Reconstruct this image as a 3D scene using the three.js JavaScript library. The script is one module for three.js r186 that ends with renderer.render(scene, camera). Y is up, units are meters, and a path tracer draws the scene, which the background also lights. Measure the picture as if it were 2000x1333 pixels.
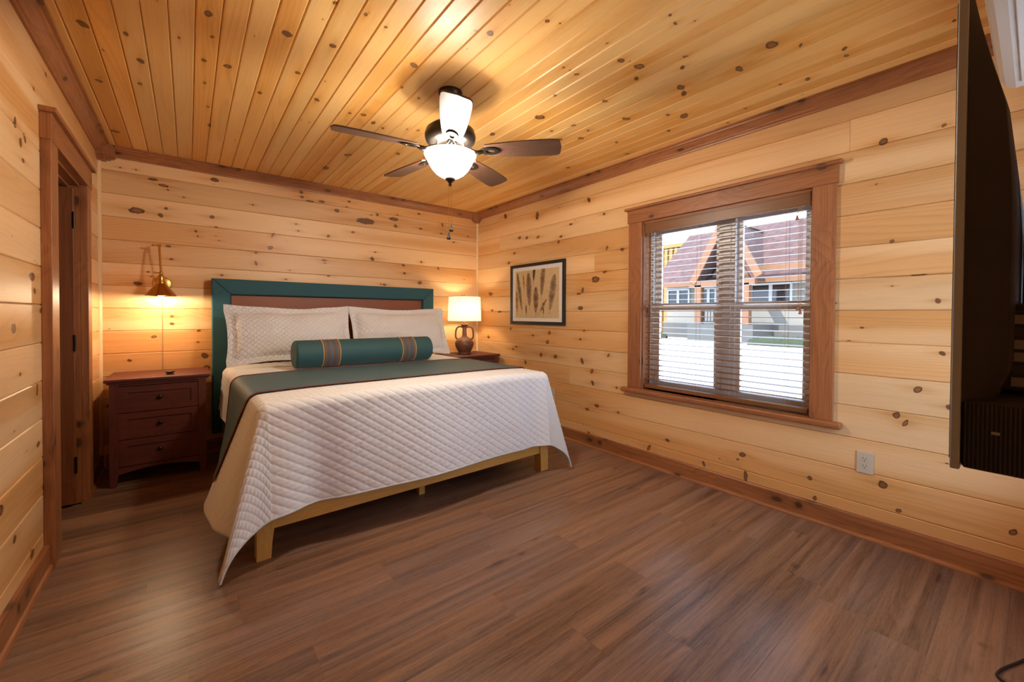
import * as THREE from 'three';
import { RoundedBoxGeometry } from 'three/addons/geometries/RoundedBoxGeometry.js';
import { mergeGeometries, mergeVertices } from 'three/addons/utils/BufferGeometryUtils.js';

// ---------------------------------------------------------------- camera, sky, sun, exposure
const scene = new THREE.Scene();
const renderer = new THREE.WebGLRenderer({ antialias: true });
renderer.toneMapping = THREE.LinearToneMapping;
renderer.toneMappingExposure = 1.45;
renderer.shadowMap.enabled = true;

const FOCAL = 806.32;                                   // in pixels of a 2000 x 1333 frame
const camera = new THREE.PerspectiveCamera(2 * Math.atan(666.5 / FOCAL) * 180 / Math.PI, 2000 / 1333, 0.05, 200);
camera.position.set(-2.858, 1.188, 4.351);
camera.setRotationFromMatrix(new THREE.Matrix4().set(
  0.78676, 0.004408, -0.617243, 0,
  0.005507, 0.999885, 0.01416, 0,
  0.617234, -0.01454, 0.786645, 0,
  0, 0, 0, 1));
camera.setViewOffset(2000, 1333, 0, 39.9, 2000, 1333);  // the lens is shifted a little upwards

scene.background = new THREE.Color().setRGB(2.9, 3.75, 4.9);     // bright hazy sky
const sun = new THREE.DirectionalLight(new THREE.Color().setRGB(1, 0.95, 0.87), 9);
sun.position.set(-9, 17, -2);
sun.target.position.set(8, 0, 0);
sun.castShadow = true;
sun.shadow.mapSize.set(2048, 2048);
Object.assign(sun.shadow.camera, { left: -22, right: 22, top: 22, bottom: -22, near: 1, far: 70 });
scene.add(sun, sun.target);
const FAN_LIGHT = 3.9, TABLE_LIGHT = 0.42, SCONCE_LIGHT = 0.6;      // candela

// ---------------------------------------------------------------- helpers
let seed = 12345;
const rnd = () => { seed = (seed * 1664525 + 1013904223) >>> 0; return seed / 4294967296; };
const rr = (a, b) => a + (b - a) * rnd();
const V = (x, y, z) => new THREE.Vector3(x, y, z);
const lin = (r, g, b) => new THREE.Color().setRGB(r, g, b);
const mix = (a, b, t) => a + (b - a) * t;
const clamp = (x, a = 0, b = 1) => Math.min(b, Math.max(a, x));
const smooth = (a, b, x) => { const t = clamp((x - a) / (b - a)); return t * t * (3 - 2 * t); };

const taken = new Map();
function numbered(name) {
  const n = taken.get(name) || 0;
  taken.set(name, n + 1);
  return n ? `${name}_${String(n).padStart(3, '0')}` : name;
}
function shade(o) { o.traverse((m) => { if (m.isMesh) { m.castShadow = true; m.receiveShadow = true; } }); return o; }
function thing(name, label, category, [x, y, z] = [0, 0, 0], turn = 0, group) {
  const o = new THREE.Group();
  o.name = numbered(name); o.position.set(x, y, z); o.rotation.y = turn;
  o.userData = { label, category };
  if (group) o.userData.group = group;
  scene.add(o);
  return o;
}
function structure(name, label, category) {
  const o = new THREE.Group();
  o.name = name; o.userData = { kind: 'structure' };
  if (label) { o.userData.label = label; o.userData.category = category; }
  scene.add(o);
  return o;
}
function part(parent, name, geometry, material, label) {
  const list = Array.isArray(geometry) ? geometry : [geometry];
  const g = list.length > 1 ? mergeGeometries(list.map(plain)) : list[0];
  const m = new THREE.Mesh(g, material);
  m.name = name; m.castShadow = m.receiveShadow = true;
  if (label) m.userData.label = label;
  parent.add(m);
  return m;
}
function plain(g) {                                       // position, normal, uv only, not indexed: fit to be merged
  const p = g.index ? g.toNonIndexed() : g;
  for (const k of Object.keys(p.attributes)) if (!['position', 'normal', 'uv'].includes(k)) p.deleteAttribute(k);
  if (!p.attributes.uv) p.setAttribute('uv', new THREE.BufferAttribute(new Float32Array(p.attributes.position.count * 2), 2));
  p.morphAttributes = {};
  return p;
}
function copyOf(o, position, turn, label) {
  const c = o.clone();
  c.name = numbered(o.name); c.position.set(...position); c.rotation.y = turn;
  c.userData = { ...o.userData, label };
  scene.add(c);
  return c;
}
// a box by its two corners, with rounded edges when r > 0 and uv in metres (grain along its longest side)
function box(x0, x1, y0, y1, z0, z1, r = 0, grain) {
  const w = x1 - x0, h = y1 - y0, d = z1 - z0;
  const rad = Math.min(r, w / 2.02, h / 2.02, d / 2.02);
  const g = r > 0 ? new RoundedBoxGeometry(w, h, d, 2, rad) : new THREE.BoxGeometry(w, h, d);
  g.translate((x0 + x1) / 2, (y0 + y1) / 2, (z0 + z1) / 2);
  return metreUV(g, grain || (w >= h && w >= d ? 'x' : h >= d ? 'y' : 'z'));
}
function metreUV(g, grain = 'x', du = 0, dv = 0) {
  const p = g.attributes.position, n = g.attributes.normal, uv = new Float32Array(p.count * 2);
  for (let i = 0; i < p.count; i++) {
    const c = { x: p.getX(i), y: p.getY(i), z: p.getZ(i) };
    const a = { x: Math.abs(n.getX(i)), y: Math.abs(n.getY(i)), z: Math.abs(n.getZ(i)) };
    const others = ['x', 'y', 'z'].filter((k) => k !== grain);
    const across = a[others[0]] > a[others[1]] ? others[1] : others[0];
    uv[2 * i] = c[grain] + du; uv[2 * i + 1] = c[across] + dv + (across === others[0] ? 0 : 0.37);
  }
  g.setAttribute('uv', new THREE.BufferAttribute(uv, 2));
  return g;
}
function tube(points, r, seg = 24, sides = 8, closed = false) {
  return new THREE.TubeGeometry(new THREE.CatmullRomCurve3(points.map((p) => (p.isVector3 ? p : V(...p))), closed, 'catmullrom', 0.5), seg, r, sides, closed);
}
function rod(a, b, r, sides = 12, r2 = r) {
  const A = V(...a), B = V(...b), d = B.clone().sub(A);
  const g = new THREE.CylinderGeometry(r2, r, d.length(), sides);
  g.translate(0, d.length() / 2, 0);
  g.applyQuaternion(new THREE.Quaternion().setFromUnitVectors(V(0, 1, 0), d.normalize()));
  g.translate(A.x, A.y, A.z);
  return g;
}
function lathe(profile, seg = 40) { return new THREE.LatheGeometry(profile.map(([r, y]) => new THREE.Vector2(r, y)), seg); }
function ball(x, y, z, r, w = 16, h = 12) { const g = new THREE.SphereGeometry(r, w, h); g.translate(x, y, z); return g; }
// a profile in (out, up) swept straight along 'x' or 'z': place(out, up, along) gives the point
function sweep(profile, a0, a1, place, uvScale = 1) {
  const pos = [], uv = [], n = profile.length;
  const quad = (p, q, r, s, tp) => { pos.push(...p, ...q, ...r, ...p, ...r, ...s); uv.push(...tp[0], ...tp[1], ...tp[2], ...tp[0], ...tp[2], ...tp[3]); };
  let run = 0;
  for (let i = 0; i < n; i++) {
    const A = profile[i], B = profile[(i + 1) % n], L = Math.hypot(B[0] - A[0], B[1] - A[1]);
    quad(place(...A, a0), place(...B, a0), place(...B, a1), place(...A, a1), [[a0, run], [a0, run + L], [a1, run + L], [a1, run]]);
    run += L;
  }
  const tri = THREE.ShapeUtils.triangulateShape(profile.map((p) => new THREE.Vector2(...p)), []);
  for (const end of [a0, a1]) for (const t of tri) for (const k of t) { pos.push(...place(...profile[k], end)); uv.push(profile[k][0], profile[k][1]); }
  const g = new THREE.BufferGeometry();
  g.setAttribute('position', new THREE.BufferAttribute(new Float32Array(pos), 3));
  g.setAttribute('uv', new THREE.BufferAttribute(new Float32Array(uv), 2));
  g.computeVertexNormals();
  return g;
}
// a surface through a grid of points
function gridSurface(nu, nv, at, uvAt) {
  const pos = new Float32Array((nu + 1) * (nv + 1) * 3), uv = new Float32Array((nu + 1) * (nv + 1) * 2), idx = [];
  for (let j = 0, k = 0; j <= nv; j++) for (let i = 0; i <= nu; i++, k++) {
    const p = at(i / nu, j / nv); pos[3 * k] = p[0]; pos[3 * k + 1] = p[1]; pos[3 * k + 2] = p[2];
    const q = uvAt ? uvAt(i / nu, j / nv) : [i / nu, j / nv]; uv[2 * k] = q[0]; uv[2 * k + 1] = q[1];
  }
  for (let j = 0; j < nv; j++) for (let i = 0; i < nu; i++) { const a = j * (nu + 1) + i, b = a + 1, c = a + nu + 1, d = c + 1; idx.push(a, b, d, a, d, c); }
  const g = new THREE.BufferGeometry();
  g.setAttribute('position', new THREE.BufferAttribute(pos, 3));
  g.setAttribute('uv', new THREE.BufferAttribute(uv, 2));
  g.setIndex(idx);
  g.computeVertexNormals();
  return g;
}

// ---------------------------------------------------------------- computed textures
const LAT = new Float32Array(65536);
for (let i = 0; i < 65536; i++) LAT[i] = rnd();
function noise(x, y) {
  const xi = Math.floor(x), yi = Math.floor(y), fx = x - xi, fy = y - yi;
  const u = fx * fx * (3 - 2 * fx), v = fy * fy * (3 - 2 * fy);
  const a = (xi & 255) + ((yi & 255) << 8), b = ((xi + 1) & 255) + ((yi & 255) << 8), c = (xi & 255) + (((yi + 1) & 255) << 8), d = ((xi + 1) & 255) + (((yi + 1) & 255) << 8);
  const p = LAT[a] + (LAT[b] - LAT[a]) * u, q = LAT[c] + (LAT[d] - LAT[c]) * u;
  return p + (q - p) * v;
}
const hash = (a, b) => LAT[((a * 73 + b * 151 + 7) & 255) + (((a * 37 + b * 91 + 13) & 255) << 8)];
const SRGB = new Uint8Array(4097);
for (let i = 0; i <= 4096; i++) { const l = i / 4096; SRGB[i] = Math.round(255 * (l <= 0.0031308 ? 12.92 * l : 1.055 * l ** (1 / 2.4) - 0.055)); }
const enc = (l) => SRGB[l <= 0 ? 0 : l >= 1 ? 4096 : (l * 4096) | 0];
function dataTexture(w, h, fn, { srgb = true, wrap = false } = {}) {
  const d = new Uint8Array(w * h * 4), o = [0, 0, 0];
  for (let j = 0, k = 0; j < h; j++) for (let i = 0; i < w; i++, k += 4) {
    fn((i + 0.5) / w, (j + 0.5) / h, o);
    if (srgb) { d[k] = enc(o[0]); d[k + 1] = enc(o[1]); d[k + 2] = enc(o[2]); } else d[k] = d[k + 1] = d[k + 2] = clamp(o[0]) * 255;
    d[k + 3] = 255;
  }
  const t = new THREE.DataTexture(d, w, h, THREE.RGBAFormat);
  t.magFilter = THREE.LinearFilter; t.minFilter = THREE.LinearMipmapLinearFilter; t.generateMipmaps = true; t.anisotropy = 8;
  if (wrap) t.wrapS = t.wrapT = THREE.RepeatWrapping;
  if (srgb) t.colorSpace = THREE.SRGBColorSpace;
  t.needsUpdate = true;
  return t;
}
// knotty pine boards: 'along' runs with the grain over [a0, a1], 'across' over [c0, c1]; rows of boards of one pitch
function pineTexture(w, h, { a0, a1, c0, c1, first, pitch, joints = [], knots, extra = 0, salt = 0, knotSize = 0.9, pale = [0.81, 0.535, 0.275], heart = [0.68, 0.35, 0.12] }) {
  const all = knots.slice();
  for (let i = 0; i < extra; i++) all.push([rr(a0, a1), rr(c0, c1), rr(0.003, 0.009), rr(0.002, 0.006)]);
  const rowOf = (c) => Math.floor((c - first) / pitch), buckets = new Map();
  for (const k of all) for (let r = rowOf(k[1] - 0.03); r <= rowOf(k[1] + 0.03); r++) {
    if (r !== rowOf(k[1]) && Math.abs((r < rowOf(k[1]) ? first + rowOf(k[1]) * pitch : first + (rowOf(k[1]) + 1) * pitch) - k[1]) > k[3]) continue;
    if (!buckets.has(r)) buckets.set(r, []);
    buckets.get(r).push([...k, hash(Math.round(k[0] * 997), Math.round(k[1] * 991))]);
  }
  return dataTexture(w, h, (s, t, o) => {
    const a = a0 + (a1 - a0) * s, c = c0 + (c1 - c0) * t, row = rowOf(c);
    let seg = 0;
    for (const [r, at] of joints) if (r === row && a > at) seg++;
    const id = row * 3 + seg * 101 + salt, h1 = hash(id, 1), h2 = hash(id, 2), h3 = hash(id, 3);
    let bend = 0, dark = 0, red = 0, core = 0, ring = 0, warm = 0.2;
    const near = buckets.get(row);
    if (near) for (const k of near) {
      const tilt = (k[4] - 0.5) * 0.9, du = (a - k[0] - (c - k[1]) * tilt) / (k[2] * knotSize), dv = (c - k[1] + (a - k[0]) * tilt * 0.18) / (k[3] * knotSize);
      if (du > 14 || du < -14 || dv > 5 || dv < -5) continue;
      const wob = 1 + 0.4 * (noise(a * 70 + k[4] * 90, c * 70) - 0.5);
      const d = Math.sqrt(du * du + dv * dv) * wob;
      bend += (c - k[1]) * -0.75 * Math.exp(-(du * du * 0.15 + dv * dv * 0.25));
      red = Math.max(red, 0.55 * Math.exp(-(du * du * 0.035 + dv * dv * 0.35)));
      const tail = Math.exp(-dv * dv * 3) * Math.exp(-Math.abs(du) * 0.28) * (noise(a * 9, c * 300) > 0.35 ? 1 : 0.55);
      dark = Math.max(dark, 0.4 * tail);
      if (d < 1.15) { warm = 0.11 + 0.2 * k[4]; core = Math.max(core, smooth(1.15, 0.9, d)); ring = Math.max(ring, smooth(0.5, 0.85, d) * smooth(1.15, 1.0, d) * (k[4] > 0.3 ? 1 : 0.5) + 0.3 * (0.5 + 0.5 * Math.sin(d * 16))); }
    }
    const cc = c + bend;
    const flow = noise(a * 0.55 + h1 * 190, cc * 7 + h2 * 190), flow2 = noise(a * 1.7 + h3 * 170, cc * 24 + h1 * 120);
    const g = flow * (7 + 6 * h2) + flow2 * 1.3 + cc * (14 + 40 * h3);
    const f = g - Math.floor(g), late = f < 0.78 ? (f / 0.78) ** 3 : 1 - (f - 0.78) / 0.22;
    const fibre = noise(a * 11 + h1 * 50, c * 520) * 0.6 + noise(a * 40, c * 1100 + h2 * 30) * 0.4 - 0.5;
    const band = smooth(0.3, 0.72, noise(a * 0.42 + h2 * 210, cc * 9 + h3 * 210));
    let m = clamp(0.12 + 0.75 * band + 0.55 * (h1 - 0.5) + red, 0, 1);
    const tone = (0.89 + 0.2 * h3) * (1 - (0.035 + 0.10 * band) * late) * (1 + 0.13 * fibre) * (1 - 0.55 * dark) * (0.965 + 0.07 * noise(a * 2.3 + 40, c * 13));
    o[0] = mix(pale[0], heart[0], m) * tone; o[1] = mix(pale[1], heart[1], m) * tone * (1 - 0.1 * dark); o[2] = mix(pale[2], heart[2], m) * tone * (1 - 0.2 * dark);
    if (core > 0) {
      const kr = mix(warm, 0.065, ring), kg = mix(warm * 0.38, 0.021, ring), kb = mix(warm * 0.14, 0.008, ring), q = core * 0.9;
      o[0] = mix(o[0], kr, q); o[1] = mix(o[1], kg, q); o[2] = mix(o[2], kb, q);
    }
  });
}
// a stained or plain timber with its grain along u; one tile covers len x wid metres
function timberTexture(w, h, light, dark, { streak = 1, knots = 0, salt = 0, rings = 10 } = {}) {
  const ks = [];
  for (let i = 0; i < knots; i++) ks.push([rr(0.05, 0.95), rr(0.05, 0.95), rr(0.006, 0.014), rr(0.02, 0.05)]);
  return dataTexture(w, h, (s, t, o) => {
    let bend = 0, kn = 0;
    for (const k of ks) {
      const du = (s - k[0]) / k[2], dv = (t - k[1]) / k[3], d2 = du * du * 0.35 + dv * dv;
      if (d2 > 30) continue;
      bend += (t - k[1]) * -0.6 * Math.exp(-d2 * 0.3);
      kn = Math.max(kn, smooth(1.5, 0.6, Math.sqrt(d2)), 0.45 * Math.exp(-d2 * 0.3));
    }
    const tt = t + bend, e = Math.min(s, 1 - s, 0.12) / 0.12;
    const g = noise(s * 4 + salt, tt * 9 + salt) * 3.2 * e + tt * rings;
    const f = g - Math.floor(g);
    let m = 0.25 + 0.35 * (f < 0.8 ? f * f : 1 - (f - 0.8) * 5) + 0.5 * (noise(s * 9 + salt, tt * 110) - 0.5) * streak + 0.4 * (noise(s * 2.5, tt * 5 + salt) - 0.4) + 0.3 * (noise(s * 60, tt * 420) - 0.5) * streak;
    m = clamp(m, 0, 1);
    for (let k = 0; k < 3; k++) o[k] = mix(light[k], dark[k], m) * (1 - 0.75 * kn);
  }, { wrap: true });
}
function clothTexture(w, color, amount, n = 64) {
  return dataTexture(w, w, (s, t, o) => {
    const v = 1 + amount * ((Math.sin(s * n * 6.2832) * Math.sin(t * n * 6.2832)) * 0.5 + (noise(s * 256, t * 64) - 0.5) + (noise(s * 64, t * 256) - 0.5));
    for (let k = 0; k < 3; k++) o[k] = color[k] * v;
  }, { wrap: true });
}
function bumpTexture(w, fn) { return dataTexture(w, w, (s, t, o) => { o[0] = fn(s, t); }, { srgb: false, wrap: true }); }
const KNOTS_BACK = [[-3.169, 1.985, 0.045, 0.025], [-3.028, 1.971, 0.017, 0.018], [-2.994, 2.03, 0.013, 0.012], [-2.672, 2.326, 0.033, 0.019], [-2.693, 2.006, 0.019, 0.016], [-2.666, 1.924, 0.013, 0.006], [-3.07, 2.247, 0.031, 0.012], [-3.007, 2.21, 0.032, 0.012], [-2.982, 2.182, 0.009, 0.007], [-2.399, 2.159, 0.008, 0.009], [-2.265, 1.789, 0.021, 0.017], [-2.244, 1.905, 0.008, 0.024], [-2.375, 1.638, 0.01, 0.023], [-2.375, 1.733, 0.012, 0.011], [-2.804, 1.871, 0.01, 0.012], [-2.79, 1.83, 0.007, 0.009], [-2.981, 1.727, 0.019, 0.01], [-2.965, 1.624, 0.013, 0.01], [-2.628, 1.515, 0.013, 0.011], [-3.166, 1.416, 0.03, 0.015], [-3.105, 1.511, 0.009, 0.006], [-3.087, 1.475, 0.007, 0.006], [-3.262, 2.298, 0.007, 0.007], [-3.172, 2.301, 0.006, 0.007], [-2.006, 2.345, 0.018, 0.014], [-1.998, 2.301, 0.016, 0.013], [-1.824, 2.288, 0.033, 0.013], [-1.926, 2.275, 0.037, 0.008], [-1.679, 2.221, 0.026, 0.019], [-1.561, 2.333, 0.016, 0.012], [-1.587, 2.275, 0.012, 0.007], [-1.763, 1.955, 0.016, 0.017], [-2.049, 2.036, 0.011, 0.008], [-2.031, 1.974, 0.011, 0.009], [-1.526, 2.025, 0.017, 0.011], [-1.39, 2.158, 0.108, 0.034], [-1.09, 2.223, 0.052, 0.021], [-1.067, 2.151, 0.019, 0.018], [-1.271, 2.245, 0.013, 0.017], [-1.336, 2.23, 0.011, 0.009], [-0.791, 2.327, 0.018, 0.012], [-0.77, 2.162, 0.023, 0.012], [-0.495, 2.241, 0.011, 0.024], [-0.508, 2.139, 0.019, 0.01], [-1.049, 2.276, 0.009, 0.009], [-1.325, 1.771, 0.024, 0.022], [-1.293, 1.844, 0.013, 0.007], [-1.801, 1.714, 0.023, 0.01], [-1.792, 1.687, 0.011, 0.005], [-1.759, 1.562, 0.016, 0.009], [-2.138, 1.508, 0.013, 0.009], [-0.978, 1.73, 0.018, 0.015], [-0.965, 1.643, 0.018, 0.015], [-0.762, 1.783, 0.01, 0.016], [-0.547, 1.725, 0.011, 0.019], [-0.783, 1.547, 0.028, 0.019], [-1.192, 1.505, 0.02, 0.013], [-1.231, 1.507, 0.011, 0.006], [-0.343, 2.056, 0.017, 0.01], [-0.141, 2.149, 0.018, 0.008], [-3.072, 0.996, 0.019, 0.013], [-3.216, 0.816, 0.014, 0.012], [-2.962, 1.159, 0.014, 0.011], [-2.961, 1.099, 0.014, 0.011], [-2.787, 1.04, 0.015, 0.01], [-2.794, 0.943, 0.01, 0.008], [-2.748, 0.825, 0.026, 0.026], [-2.736, 0.723, 0.026, 0.021], [-3.335, 0.475, 0.015, 0.014]];
const KNOTS_RIGHT = [[0.578, 2.311, 0.031, 0.034], [1.126, 2.22, 0.026, 0.042], [0.831, 2.031, 0.026, 0.017], [0.959, 2.013, 0.024, 0.016], [1.14, 1.995, 0.023, 0.016], [1.471, 1.952, 0.02, 0.015], [1.605, 2.049, 0.024, 0.011], [1.441, 1.904, 0.018, 0.018], [0.744, 1.872, 0.023, 0.015], [0.645, 1.773, 0.027, 0.017], [2.037, 1.773, 0.014, 0.022], [2.196, 1.738, 0.022, 0.016], [2.001, 2.071, 0.014, 0.012], [1.827, 2.231, 0.017, 0.024], [1.912, 1.507, 0.042, 0.031], [2.013, 1.566, 0.022, 0.013], [1.758, 1.418, 0.016, 0.027], [1.713, 1.386, 0.032, 0.01], [1.733, 1.252, 0.036, 0.02], [0.293, 1.438, 0.046, 0.027], [0.325, 1.238, 0.026, 0.015], [0.474, 1.221, 0.043, 0.011], [0.685, 1.029, 0.02, 0.017], [1.065, 0.971, 0.021, 0.014], [1.319, 1.008, 0.021, 0.022], [1.29, 0.913, 0.024, 0.021], [1.736, 0.964, 0.016, 0.012], [1.78, 1.045, 0.013, 0.01], [0.251, 0.916, 0.027, 0.022], [0.731, 0.804, 0.02, 0.012], [0.79, 0.832, 0.019, 0.012], [1.197, 0.779, 0.022, 0.021], [1.406, 0.774, 0.023, 0.02], [1.76, 0.764, 0.018, 0.029], [1.876, 0.683, 0.017, 0.023], [1.888, 0.577, 0.017, 0.023], [1.939, 0.382, 0.025, 0.017], [1.825, 0.331, 0.026, 0.014], [2.168, 0.366, 0.011, 0.01], [0.947, 0.675, 0.018, 0.024], [2.152, 0.573, 0.011, 0.01], [2.061, 0.84, 0.01, 0.019], [1.85, 0.114, 0.015, 0.017], [3.837, 2.101, 0.019, 0.019], [4.059, 2.109, 0.008, 0.009], [3.88, 1.578, 0.011, 0.011], [4.049, 1.268, 0.011, 0.013], [3.979, 1.397, 0.031, 0.004], [3.815, 1.887, 0.005, 0.006], [3.884, 1.347, 0.005, 0.004], [4.068, 1.013, 0.011, 0.012], [3.987, 0.827, 0.017, 0.018], [4.1, 0.757, 0.017, 0.016], [4.127, 0.786, 0.005, 0.004], [3.764, 1.129, 0.01, 0.005], [3.711, 1.056, 0.01, 0.004], [3.91, 0.682, 0.016, 0.016], [3.943, 0.649, 0.01, 0.022], [3.862, 0.307, 0.021, 0.022], [3.923, 0.194, 0.012, 0.012], [2.626, 0.241, 0.019, 0.013], [3.165, 0.278, 0.02, 0.015], [3.138, 0.238, 0.012, 0.008], [2.47, 0.144, 0.013, 0.026], [2.909, 0.143, 0.01, 0.02], [3.186, 0.143, 0.012, 0.039], [3.539, 0.242, 0.014, 0.012], [3.566, 0.131, 0.01, 0.015], [4.297, 0.24, 0.014, 0.015]];
const KNOTS_LEFT = [[1.64, 1.276, 0.013, 0.009], [1.926, 1.123, 0.029, 0.022], [1.556, 1.194, 0.017, 0.014], [1.851, 0.94, 0.013, 0.007], [1.619, 0.842, 0.016, 0.028], [1.612, 0.599, 0.026, 0.013], [1.529, 0.385, 0.028, 0.016], [2.082, 0.481, 0.025, 0.019], [1.943, 0.316, 0.019, 0.016], [1.721, 0.158, 0.03, 0.019], [1.68, 1.341, 0.041, 0.019], [1.644, 1.283, 0.018, 0.011], [1.881, 1.926, 0.017, 0.024], [1.815, 1.87, 0.018, 0.021], [1.757, 1.905, 0.016, 0.021], [1.421, 2.318, 0.018, 0.013], [1.626, 2.166, 0.012, 0.009], [1.786, 1.806, 0.021, 0.01]];
const KNOTS_CEILING = [[1.774, -3.213, 0.034, 0.028], [1.805, -3.072, 0.024, 0.013], [1.579, -3.039, 0.035, 0.019], [1.302, -3.059, 0.024, 0.014], [1.92, -2.885, 0.016, 0.009], [2.192, -2.787, 0.028, 0.019], [2.022, -2.767, 0.016, 0.012], [1.783, -2.79, 0.021, 0.016], [1.796, -2.695, 0.027, 0.023], [1.535, -2.781, 0.018, 0.01], [1.201, -3.23, 0.023, 0.024], [0.4, -3.248, 0.035, 0.035], [0.918, -2.739, 0.038, 0.015], [1.579, -3.171, 0.018, 0.006], [1.224, -2.757, 0.017, 0.012], [2.83, -1.796, 0.026, 0.024], [2.802, -1.855, 0.014, 0.011], [2.598, -2.268, 0.015, 0.011], [2.576, -2.174, 0.011, 0.011], [2.3, -2.321, 0.021, 0.023], [2.394, -1.957, 0.026, 0.031], [2.782, -1.982, 0.021, 0.026], [2.256, -2.505, 0.027, 0.032], [1.607, -2.532, 0.025, 0.014], [1.728, -2.261, 0.028, 0.022], [1.956, -2.405, 0.02, 0.016], [2.165, -1.924, 0.019, 0.011], [2.118, -1.801, 0.016, 0.016], [1.647, -1.899, 0.03, 0.017], [1.609, -1.822, 0.018, 0.015], [1.716, -1.985, 0.026, 0.027], [1.682, -2.059, 0.017, 0.015], [1.727, -1.621, 0.018, 0.016], [1.696, -1.685, 0.014, 0.011], [1.996, -1.191, 0.033, 0.029], [2.385, -1.098, 0.036, 0.041], [1.246, -1.562, 0.028, 0.021], [0.977, -1.86, 0.037, 0.034], [0.556, -1.921, 0.062, 0.034], [2.585, -2.387, 0.016, 0.013], [3.042, -1.649, 0.015, 0.016], [3.066, -1.597, 0.007, 0.008], [3.387, -1.274, 0.009, 0.013], [3.372, -1.21, 0.01, 0.016], [3.433, -1.16, 0.006, 0.009], [3.109, -1.336, 0.008, 0.01], [3.067, -1.181, 0.022, 0.029], [3.095, -1.066, 0.029, 0.037], [3.282, -0.96, 0.013, 0.019], [3.226, -0.892, 0.016, 0.022], [3.022, -0.988, 0.017, 0.023], [2.768, -0.936, 0.018, 0.023], [2.851, -1.264, 0.015, 0.018], [2.854, -1.315, 0.009, 0.01], [2.852, -1.359, 0.01, 0.011], [2.632, -1.209, 0.016, 0.016], [2.388, -1.104, 0.034, 0.04], [3.574, -0.736, 0.033, 0.044], [3.656, -0.628, 0.009, 0.026], [3.398, -0.655, 0.02, 0.043], [3.124, -0.727, 0.03, 0.038], [3.101, -0.654, 0.023, 0.04], [3.583, -0.283, 0.015, 0.028], [2.714, -0.656, 0.027, 0.037], [2.439, -0.851, 0.02, 0.022], [2.335, -0.663, 0.026, 0.029], [2.291, -0.908, 0.016, 0.018], [2.228, -0.771, 0.026, 0.032], [2.449, -0.414, 0.017, 0.022], [2.789, -0.293, 0.017, 0.024], [2.964, -0.409, 0.037, 0.045], [2.906, -0.497, 0.015, 0.024], [3.092, -0.102, 0.013, 0.019], [3.243, -0.207, 0.01, 0.017], [3.473, -0.339, 0.009, 0.014], [2.451, -0.721, 0.016, 0.019], [2.367, -0.175, 0.018, 0.023], [1.868, -0.313, 0.024, 0.028], [3.773, -0.438, 0.014, 0.024], [3.765, -0.369, 0.014, 0.022], [3.583, -0.281, 0.015, 0.025], [4.114, -0.308, 0.009, 0.016], [3.474, -0.333, 0.011, 0.015]];
// ---------------------------------------------------------------- materials
const W = 3.385, H = 2.44, D = 4.56;                     // room: x from -W to 0, z from 0 (behind the bed) to D
const PITCH = 0.1743, FIRST = 0.002;                     // wall boards
const CEIL_PITCH = 0.0895, CEIL_FIRST = -3.007 - 5 * 0.0895;
const FLOOR_PITCH = 0.17, FLOOR_FIRST = 3.786 - 23 * 0.17;
const std = (o) => new THREE.MeshStandardMaterial(o);
const phys = (o) => new THREE.MeshPhysicalMaterial(o);
const tiled = (t, len, wid) => { const c = t.clone(); c.repeat.set(1 / len, 1 / wid); c.needsUpdate = true; return c; };

const JOINTS_RIGHT = [[11, 0.467], [12, 3.70], [9, 1.9], [3, 1.6], [5, 4.1]];
const JOINTS_LEFT = [[4, 2.7], [10, 3.1], [7, 3.6]];
const M = {};
M.backBoards = std({ map: pineTexture(2048, 1476, { a0: -W, a1: 0, c0: 0, c1: H, first: FIRST, pitch: PITCH, knots: KNOTS_BACK, extra: 26, salt: 3 }), roughness: 0.42 });
M.rightBoards = std({ map: pineTexture(2048, 1086, { a0: 0, a1: D, c0: 0, c1: H, first: FIRST, pitch: PITCH, joints: JOINTS_RIGHT, knots: KNOTS_RIGHT, extra: 24, salt: 41 }), roughness: 0.42 });
M.leftBoards = std({ map: pineTexture(2048, 1086, { a0: 0, a1: D, c0: 0, c1: H, first: FIRST, pitch: PITCH, joints: JOINTS_LEFT, knots: KNOTS_LEFT, extra: 40, salt: 77 }), roughness: 0.42 });
M.ceilingBoards = std({ map: pineTexture(2048, 1506, { a0: 0, a1: D, c0: -W, c1: 0, first: CEIL_FIRST, pitch: CEIL_PITCH, knots: KNOTS_CEILING, extra: 50, salt: 120, pale: [0.85, 0.535, 0.205], heart: [0.75, 0.365, 0.08], knotSize: 0.68 }), roughness: 0.4 });
M.pale = std({ map: tiled(timberTexture(512, 128, [0.82, 0.60, 0.34], [0.72, 0.47, 0.23], { salt: 5 }), 1.2, 0.3), roughness: 0.5 });
const stainTex = timberTexture(1024, 512, [0.40, 0.152, 0.052], [0.175, 0.057, 0.02], { knots: 7, salt: 9, rings: 9 });
M.stain = std({ map: tiled(stainTex, 1.5, 0.5), roughness: 0.4 });
M.doorWood = std({ map: tiled(timberTexture(1024, 512, [0.27, 0.085, 0.03], [0.14, 0.04, 0.015], { knots: 3, salt: 31 }), 2.2, 0.7), roughness: 0.38 });
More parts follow.
